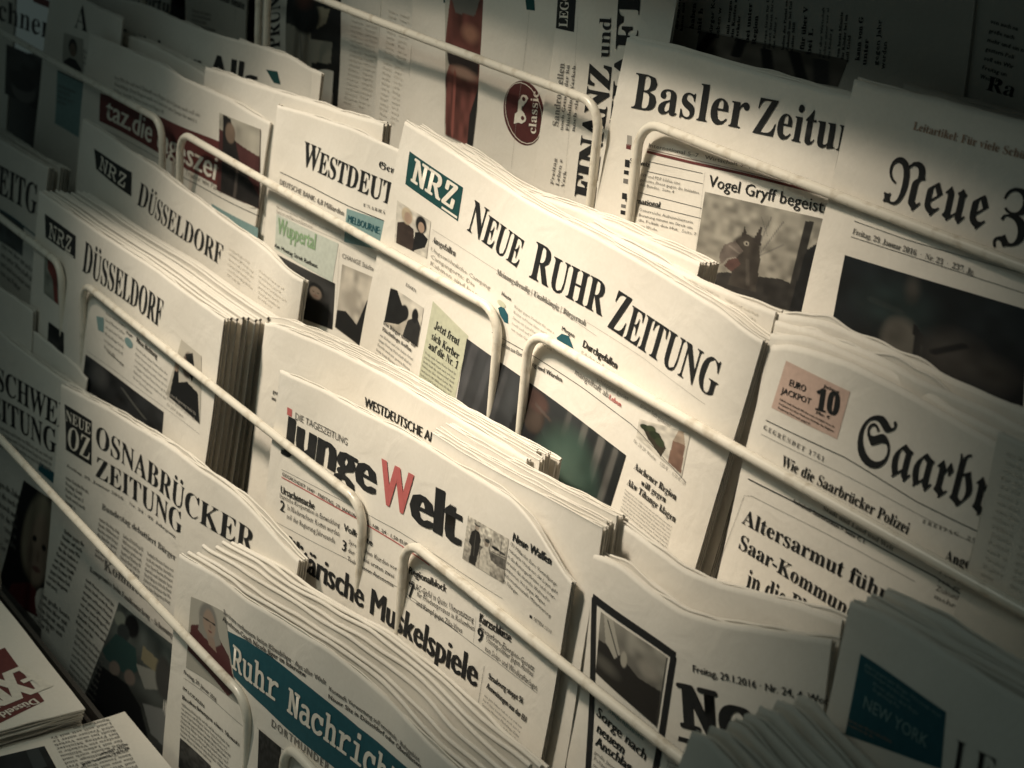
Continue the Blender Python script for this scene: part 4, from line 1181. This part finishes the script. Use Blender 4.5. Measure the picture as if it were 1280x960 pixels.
p = st(3, 0.0045, 7, (1060, 748), (1290, 872), width=0.2, height=0.28, thick=0.006, leaves=3, seed=93, amp=0.0015, wob=0.002, top=[(1060, 750), (1100, 765), (1150, 795), (1220, 838), (1290, 880)])
p.quad('colour_box', zH((845, 420), (1073, 576), (1060, 728), (803, 636)), 't', 10, 8)
p.T('colour_box', 'NEW YORK', 'sans', *zH((850, 562), (1022, 672), (855, 530)), 'T', lift=0.0005)
p.body('colour_box', *zH((858, 440), (1062, 580), (856, 470)), 2, 'T')
p.body('colour_box', *zH((880, 490), (1000, 572), (878, 522)), 2, 'T')
p.body('colour_box', *zH((812, 590), (930, 650), (808, 612)), 2, 'o')
p.T('masthead', 'LE', 'thin', *zH((1085, 730), (1200, 790), (1095, 645)))
p.build('newspaper', 'newspaper with a dark teal box naming an American city, bottom right corner', group='front newspapers in the rack')
for i, pts in enumerate(([(1085, 745), (1160, 785), (1300, 862)], [(1105, 736), (1180, 772), (1300, 845)])):
    q = st(3, 0.0125 + 0.0075 * i, 7, pts[0], pts[-1], width=0.2, height=0.28, thick=0.006, leaves=3, seed=95 + i, amp=0.0015, wob=0.0015, top=pts)
    q.build('newspaper', '%s newspaper from the front in the sheaf under the dark teal box paper' % ORD[i], group=grpD)

# ---- tier four
p = st(4, 0.0495, 7, (77, 480), (370, 697), thick=0.0085, leaves=4, seed=101, amp=0.001, wob=0.0010, ripple=0.0002, top=[(77, 481), (130, 507), (180, 538), (230, 570), (270, 598), (300, 622), (335, 660), (370, 698)])
p.quad('letter_logo', zC((162, 50), (230, 92), (229, 204), (165, 164)), 'k')
p.T('letter_logo', 'NEUE', 'serif', *zC((165, 90), (228, 127), (166, 64)), 'w', lift=0.0005)
p.T('letter_logo', 'OZ', 'serif', *zC((168, 155), (226, 192), (171, 102)), 'w', lift=0.0005)
p.T('masthead', 'OSNABRÜCKER', 'thin', *zC((238, 152), (632, 430), (242, 101)), bold=0.02)
p.T('masthead', 'ZEITUNG', 'thin', *zC((238, 229), (456, 378), (242, 180)), bold=0.02)
p.T('article_text', 'Freitag, 29. Januar 2016    Nr. 24 · 49. Jahrgang', 'serif', *zC((168, 206), (440, 385), (168, 199)), 'g')
p.body('article_text', *zC((166, 225), (222, 262), (164, 300)), 5, 'g', bold=0.05, ragged=0.3)
p.T('headline', 'Bundestag debattiert Bürger', 'serif', *zC((255, 312), (440, 442), (257, 298)), 'g')
p.body('article_text', *zC((250, 330), (300, 366), (238, 432)), 8, 'g', 'serif')
p.body('article_text', *zC((310, 372), (360, 408), (296, 478)), 8, 'g', 'serif')
p.body('article_text', *zC((370, 416), (436, 460), (356, 520)), 8, 'g', 'serif')
p.T('column_title', 'Kommentar', 'serif', *zC((260, 462), (400, 565), (263, 438)), 'g')
p.T('teaser_headline', 'Kompromiss beim Familiennachzug – Schonung', 'serif', *zC((225, 468), (432, 635), (227, 456)), 'g')
p.body('article_text', *zC((165, 360), (215, 396), (115, 500)), 10, 'k', 'serif', fill=0.5)
p.body('article_text', *zC((218, 480), (288, 545), (190, 600)), 8, 'k', bold=0.05, fill=0.5)
p.body('article_text', *zC((110, 520), (180, 580), (85, 590)), 5, 'g', bold=0.05)
p.body('article_text', *zC((195, 605), (265, 675), (170, 740)), 9, 'g', 'serif', fill=0.5)
p.photo(zC((298, 545), (438, 655), (425, 985), (205, 800)), [('g', (0.13, 0.15, 0.14), (0.06, 0.06, 0.055)), ('n', 0.5, 8, 8, 40), ('e', 0.1, 0.12, 0.1, 0.06, (0.3, 0.33, 0.28)), ('e', 0.3, 0.1, 0.12, 0.09, K), ('e', 0.2, 0.2, 0.1, 0.07, (0.05, 0.06, 0.06)), ('p', [(0.0, 0.45), (0.1, 0.25), (0.42, 0.24), (0.5, 0.4), (0.42, 0.5), (0.1, 0.5)], (0.04, 0.09, 0.085)), ('p', [(0.52, 0.18), (0.78, 0.2), (0.76, 0.32), (0.52, 0.3)], (0.35, 0.31, 0.2)), ('p', [(0.46, 0.36), (0.74, 0.3), (0.8, 0.42), (0.62, 0.5)], (0.4, 0.4, 0.36)),
        ('e', 0.22, 0.52, 0.07, 0.06, (0.24, 0.2, 0.17)), ('e', 0.42, 0.5, 0.07, 0.06, (0.26, 0.21, 0.18)), ('p', [(0.0, 1), (0.05, 0.58), (0.4, 0.56), (0.6, 0.66), (0.8, 0.95), (0.8, 1)], K), ('p', [(0.62, 0.62), (1, 0.5), (1, 0.82), (0.75, 0.8)], (0.3, 0.31, 0.3)), ('e', 0.85, 0.3, 0.12, 0.16, (0.09, 0.09, 0.085))], n=110)
p.build('newspaper', 'newspaper with a small black box left of its two line serif title, lower left', group='front newspapers in the rack')
p = st(4, 0.0585, 7, (-30, 398), (75, 476), width=0.27, thick=0.0055, leaves=4, seed=102, amp=0.001, wob=0.0012, top=[(-30, 394), (0, 414), (40, 447), (75, 472), (120, 500)])
p.T('masthead', 'SCHWEIGER', 'serif', *zB((-12, 636), (330, 838), (-8, 572)))
p.T('masthead', 'ZEITUNG', 'serif', *zB((-60, 697), (170, 835), (-56, 632)))
p.body('article_text', *zB((-20, 735), (160, 840), (-30, 800)), 4, 'l', 'serif')
p.quad('colour_box', zC((100, 195), (150, 232), (150, 262), (95, 215)), 't', 3, 2)
p.photo(zC((60, 240), (150, 300), (120, 600), (-10, 520)), [('g', K, K), ('p', [(0.2, 1), (0.25, 0.85), (0.6, 0.75), (1, 0.9), (1, 1)], (0.12, 0.02, 0.022)), ('e', 0.62, 0.36, 0.36, 0.36, (0.30, 0.26, 0.19)), ('e', 0.66, 0.46, 0.24, 0.3, (0.34, 0.26, 0.2)), ('e', 0.56, 0.38, 0.05, 0.025, K), ('e', 0.78, 0.41, 0.05, 0.025, K), ('e', 0.67, 0.62, 0.09, 0.022, (0.17, 0.085, 0.075)), ('e', 0.68, 0.51, 0.03, 0.05, (0.25, 0.18, 0.14)), ('n', 0.2, 8, 8, 41)])
p.body('article_text', *zC((-10, 230), (50, 270), (-20, 400)), 7, 'g', bold=0.04)
p.build('newspaper', 'newspaper with a blonde woman photo under a serif title cut off by the neighbour', group='front newspapers in the rack')
q = st(4, 0.0645, 7, (33, 404), (120, 482), width=0.13, thick=0.002, leaves=1, seed=103)
q.build('newspaper', 'single plain sheet standing up behind the blonde woman paper')
for i, (a, b) in enumerate((((-60, 318), (40, 388)), ((-60, 300), (42, 368)))):
    q = st(4, 0.0605 + 0.004 * i * 0, 7, a, b, thick=0.0035 , leaves=3, seed=104 + i, amp=0.001)
    if i == 0:
        q.build('newspaper', 'small dark ended newspaper seen under the guard loop at the left edge')

grpR = 'copies in the stacks'
p = st(4, 0.0045, 7, (223, 690), (548, 939), width=0.335, thick=0.003, leaves=2, seed=111, amp=0.0010, wob=0.0022, ripple=0.0004,
       top=[(223, 692), (249, 707), (285, 730), (331, 762), (370, 787), (403, 806), (440, 835), (479, 868), (515, 905), (548, 939), (600, 985)])
p.parts = {}
band_t = zI((238, 320), (330, 366), (420, 425), (500, 488), (580, 552), (640, 600), (760, 700), (880, 798), (1010, 905))
band_b = zI((262, 480), (330, 556), (400, 622), (470, 690), (540, 752), (610, 808), (730, 905), (850, 1000), (960, 1085))
for (a, b, c, d) in zip(band_t, band_t[1:], band_b[1:], band_b):
    p.quad('masthead', [a, b, c, d], 't', 5, 6)
p.T('masthead', 'Ruhr', 'slab', *zI((276, 468), (452, 606), (262, 362)), 'w', bold=0.05, lift=0.0006)
p.T('masthead', 'Nachrichten', 'slab', *zI((486, 636), (1010, 1062), (480, 533)), 'w', bold=0.05, lift=0.0006)
p.T('masthead', 'DORTMUNDER', 'sans', *zI((425, 692), (645, 865), (427, 664)), 'g', bold=0.02, track=0.12)
p.T('teaser_headline', 'Seminare verbessern keine Klimabilanz · Aus aller Welt', 'sans', *zI((243, 264), (634, 536), (245, 247)), 'g', bold=0.05)
p.T('teaser_headline', 'Abnehmen-Coach Nicole Jäger im Interview', 'sans', *zI((241, 291), (556, 508), (243, 274)), bold=0.045)
p.T('teaser_headline', 'Kontaufs Verwertung soll ermitteln · Ruhrgebiet', 'sans', *zI((644, 556), (990, 830), (646, 540)), 'g', bold=0.05)
p.T('teaser_headline', 'Neuer Sitz in Düsseldorf oder Oberhausen', 'sans', *zI((642, 586), (996, 854), (644, 570)), bold=0.045)
p.photo(zI((120, 200), (250, 262), (300, 610), (100, 470)), [('g', (0.5, 0.48, 0.42), (0.48, 0.46, 0.4)), ('p', [(0.0, 0.75), (0.05, 0.38), (0.3, 0.3), (0.6, 0.28), (0.95, 0.5), (1, 0.85), (0.8, 1), (0.3, 0.85)], (0.1, 0.03, 0.032)), ('e', 0.46, 0.19, 0.24, 0.2, (0.26, 0.25, 0.23)), ('p', [(0.24, 0.2), (0.68, 0.2), (0.76, 0.42), (0.6, 0.5), (0.34, 0.46), (0.2, 0.4)], (0.30, 0.29, 0.26)), ('e', 0.48, 0.24, 0.16, 0.17, (0.38, 0.29, 0.23)), ('p', [(0.4, 0.4), (0.58, 0.4), (0.62, 0.56), (0.44, 0.52)], (0.34, 0.26, 0.21)), ('l', 0.33, 0.205, 0.64, 0.225, 0.011, K), ('e', 0.49, 0.34, 0.05, 0.012, (0.2, 0.07, 0.06)), ('e', 0.5, 0.28, 0.025, 0.03, (0.28, 0.21, 0.17))], part='teaser_photo')
p.T('article_text', 'Freitag, 29. Januar 2016', 'sans', *zI((92, 492), (216, 602), (93, 478)), bold=0.045)
p.rule('article_text', zI((92, 510), (325, 700)), 0.2)
p.T('article_text', 'IM LOKALEN', 'sans', *zI((88, 552), (170, 625), (89, 540)), bold=0.05)
p.T('teaser_headline', 'Beobachtungen eines Monats', 'serif', *zI((85, 588), (305, 772), (87, 574)))
p.body('article_text', *zI((84, 600), (300, 790), (78, 730)), 8, 'g', 'serif', ragged=0.2)
p.photo(zI((78, 738), (195, 845), (190, 960), (72, 850)), [('g', D2, K), ('n', 0.8, 12, 12, 43)], part='front_photo')
p.photo(zI((378, 706), (462, 775), (455, 960), (372, 880)), [('g', (0.03, 0.03, 0.03), K), ('n', 0.8, 14, 14, 44)], part='front_photo')
p.rule('article_text', zI((372, 700), (480, 790), (640, 915)), 0.2, 'g')
p.build('newspaper', 'newspaper with pale slab letters on a broad teal band, bottom centre left', group='front newspapers in the rack')
stack(p, 7, 0.0058, 'the wavy stack topped by the teal band paper', grpR, 411, du=0.003, dv=0.002, rise=0.0007, thick=0.0042, leaves=1, ripple=0.0009)

for i in range(7):
    x, y = 868 + i * 21, 918 - i * 8
    q = st(4, 0.004 + 0.0075 * i, 7, (x, y), (x + 170, y + 175), width=0.16, height=0.3, thick=0.0042, leaves=2, seed=121 + i, amp=0.001, wob=0.002, ripple=0.0007,
           top=[(x, y), (x + 16, y + 2), (x + 40, y + 28), (x + 75, y + 66), (x + 170, y + 165)], mat=PAPER2)
    q.build('newspaper', ('front' if i == 0 else ORD[i - 1]) + ' newspaper of the tall curled dark stack at the bottom edge', group='copies in the stacks')

# ---- papers lying on the shelf in front


def lying(px, z, width, height, shift=0.0, **kw):
    d = rays([px])[0]
    A = CAM + d * ((z - CAM[2]) / d[2])
    eu, ev, n = np.array([0, -1.0, 0]), np.array([1.0, 0, 0]), np.array([0, 0, 1.0])
    return Page(A + ev * shift, eu, ev, n, width, height, **kw)


p = lying((106, 884), -0.306, 0.27, 0.35, thick=0.006, leaves=3, seed=131, amp=0.0008)
p.quad('masthead', zL((205, 652), (-190, 850), (-380, 560), (22, 405)), 'd', 8, 8)
p.T('masthead', 'EXPRESS', 'sans', *zL((108, 486), (-430, 700), (150, 622)), 'w', bold=0.06, lift=0.0005)
p.T('masthead', 'Düsseldorf', 'sans', *zL((160, 640), (-75, 738), (170, 668)), 'w', bold=0.04, lift=0.0005)
p.build('newspaper', 'newspaper lying flat upside down with a dark red title box, lower left corner')
for i in range(4):
    c = p.behind(0.0068 * (i + 1), 133 + i, random.uniform(-0.002, 0.002), random.uniform(-0.006, 0.002))
    c.build('newspaper', '%s newspaper from the top in the pile lying under the dark red title box' % ORD[i], group='newspapers piled flat on the shelf')
p = lying((156, 889), -0.318, 0.27, 0.35, shift=0.35, thick=0.006, leaves=3, seed=141, amp=0.0008)
p.body('article_text', *zL((640, 960), (350, 1040), (500, 730)), 14, 'g', 'serif')
p.body('headline', *zL((600, 880), (380, 960), (585, 845)), 2, 'k', bold=0.045)
p.photo(zL((270, 980), (-60, 1100), (-90, 930), (205, 860)), [('g', K, (0.02, 0.025, 0.03)), ('n', 0.5, 4, 4, 45), ('p', [(0.1, 1), (0.1, 0.3), (0.3, 0.3), (0.3, 1)], (0.05, 0.06, 0.065))])
p.build('newspaper', 'newspaper lying flat with sideways text columns and a dark photo at the bottom left')
for i in range(4):
    c = p.behind(0.0068 * (i + 1), 143 + i, random.uniform(-0.002, 0.002), random.uniform(-0.002, 0.004))
    c.build('newspaper', '%s newspaper from the top in the pile with text columns at the bottom left' % ORD[i], group='newspapers piled flat on the shelf')


bpy.data.objects.remove(_to)
bpy.data.curves.remove(_tc)
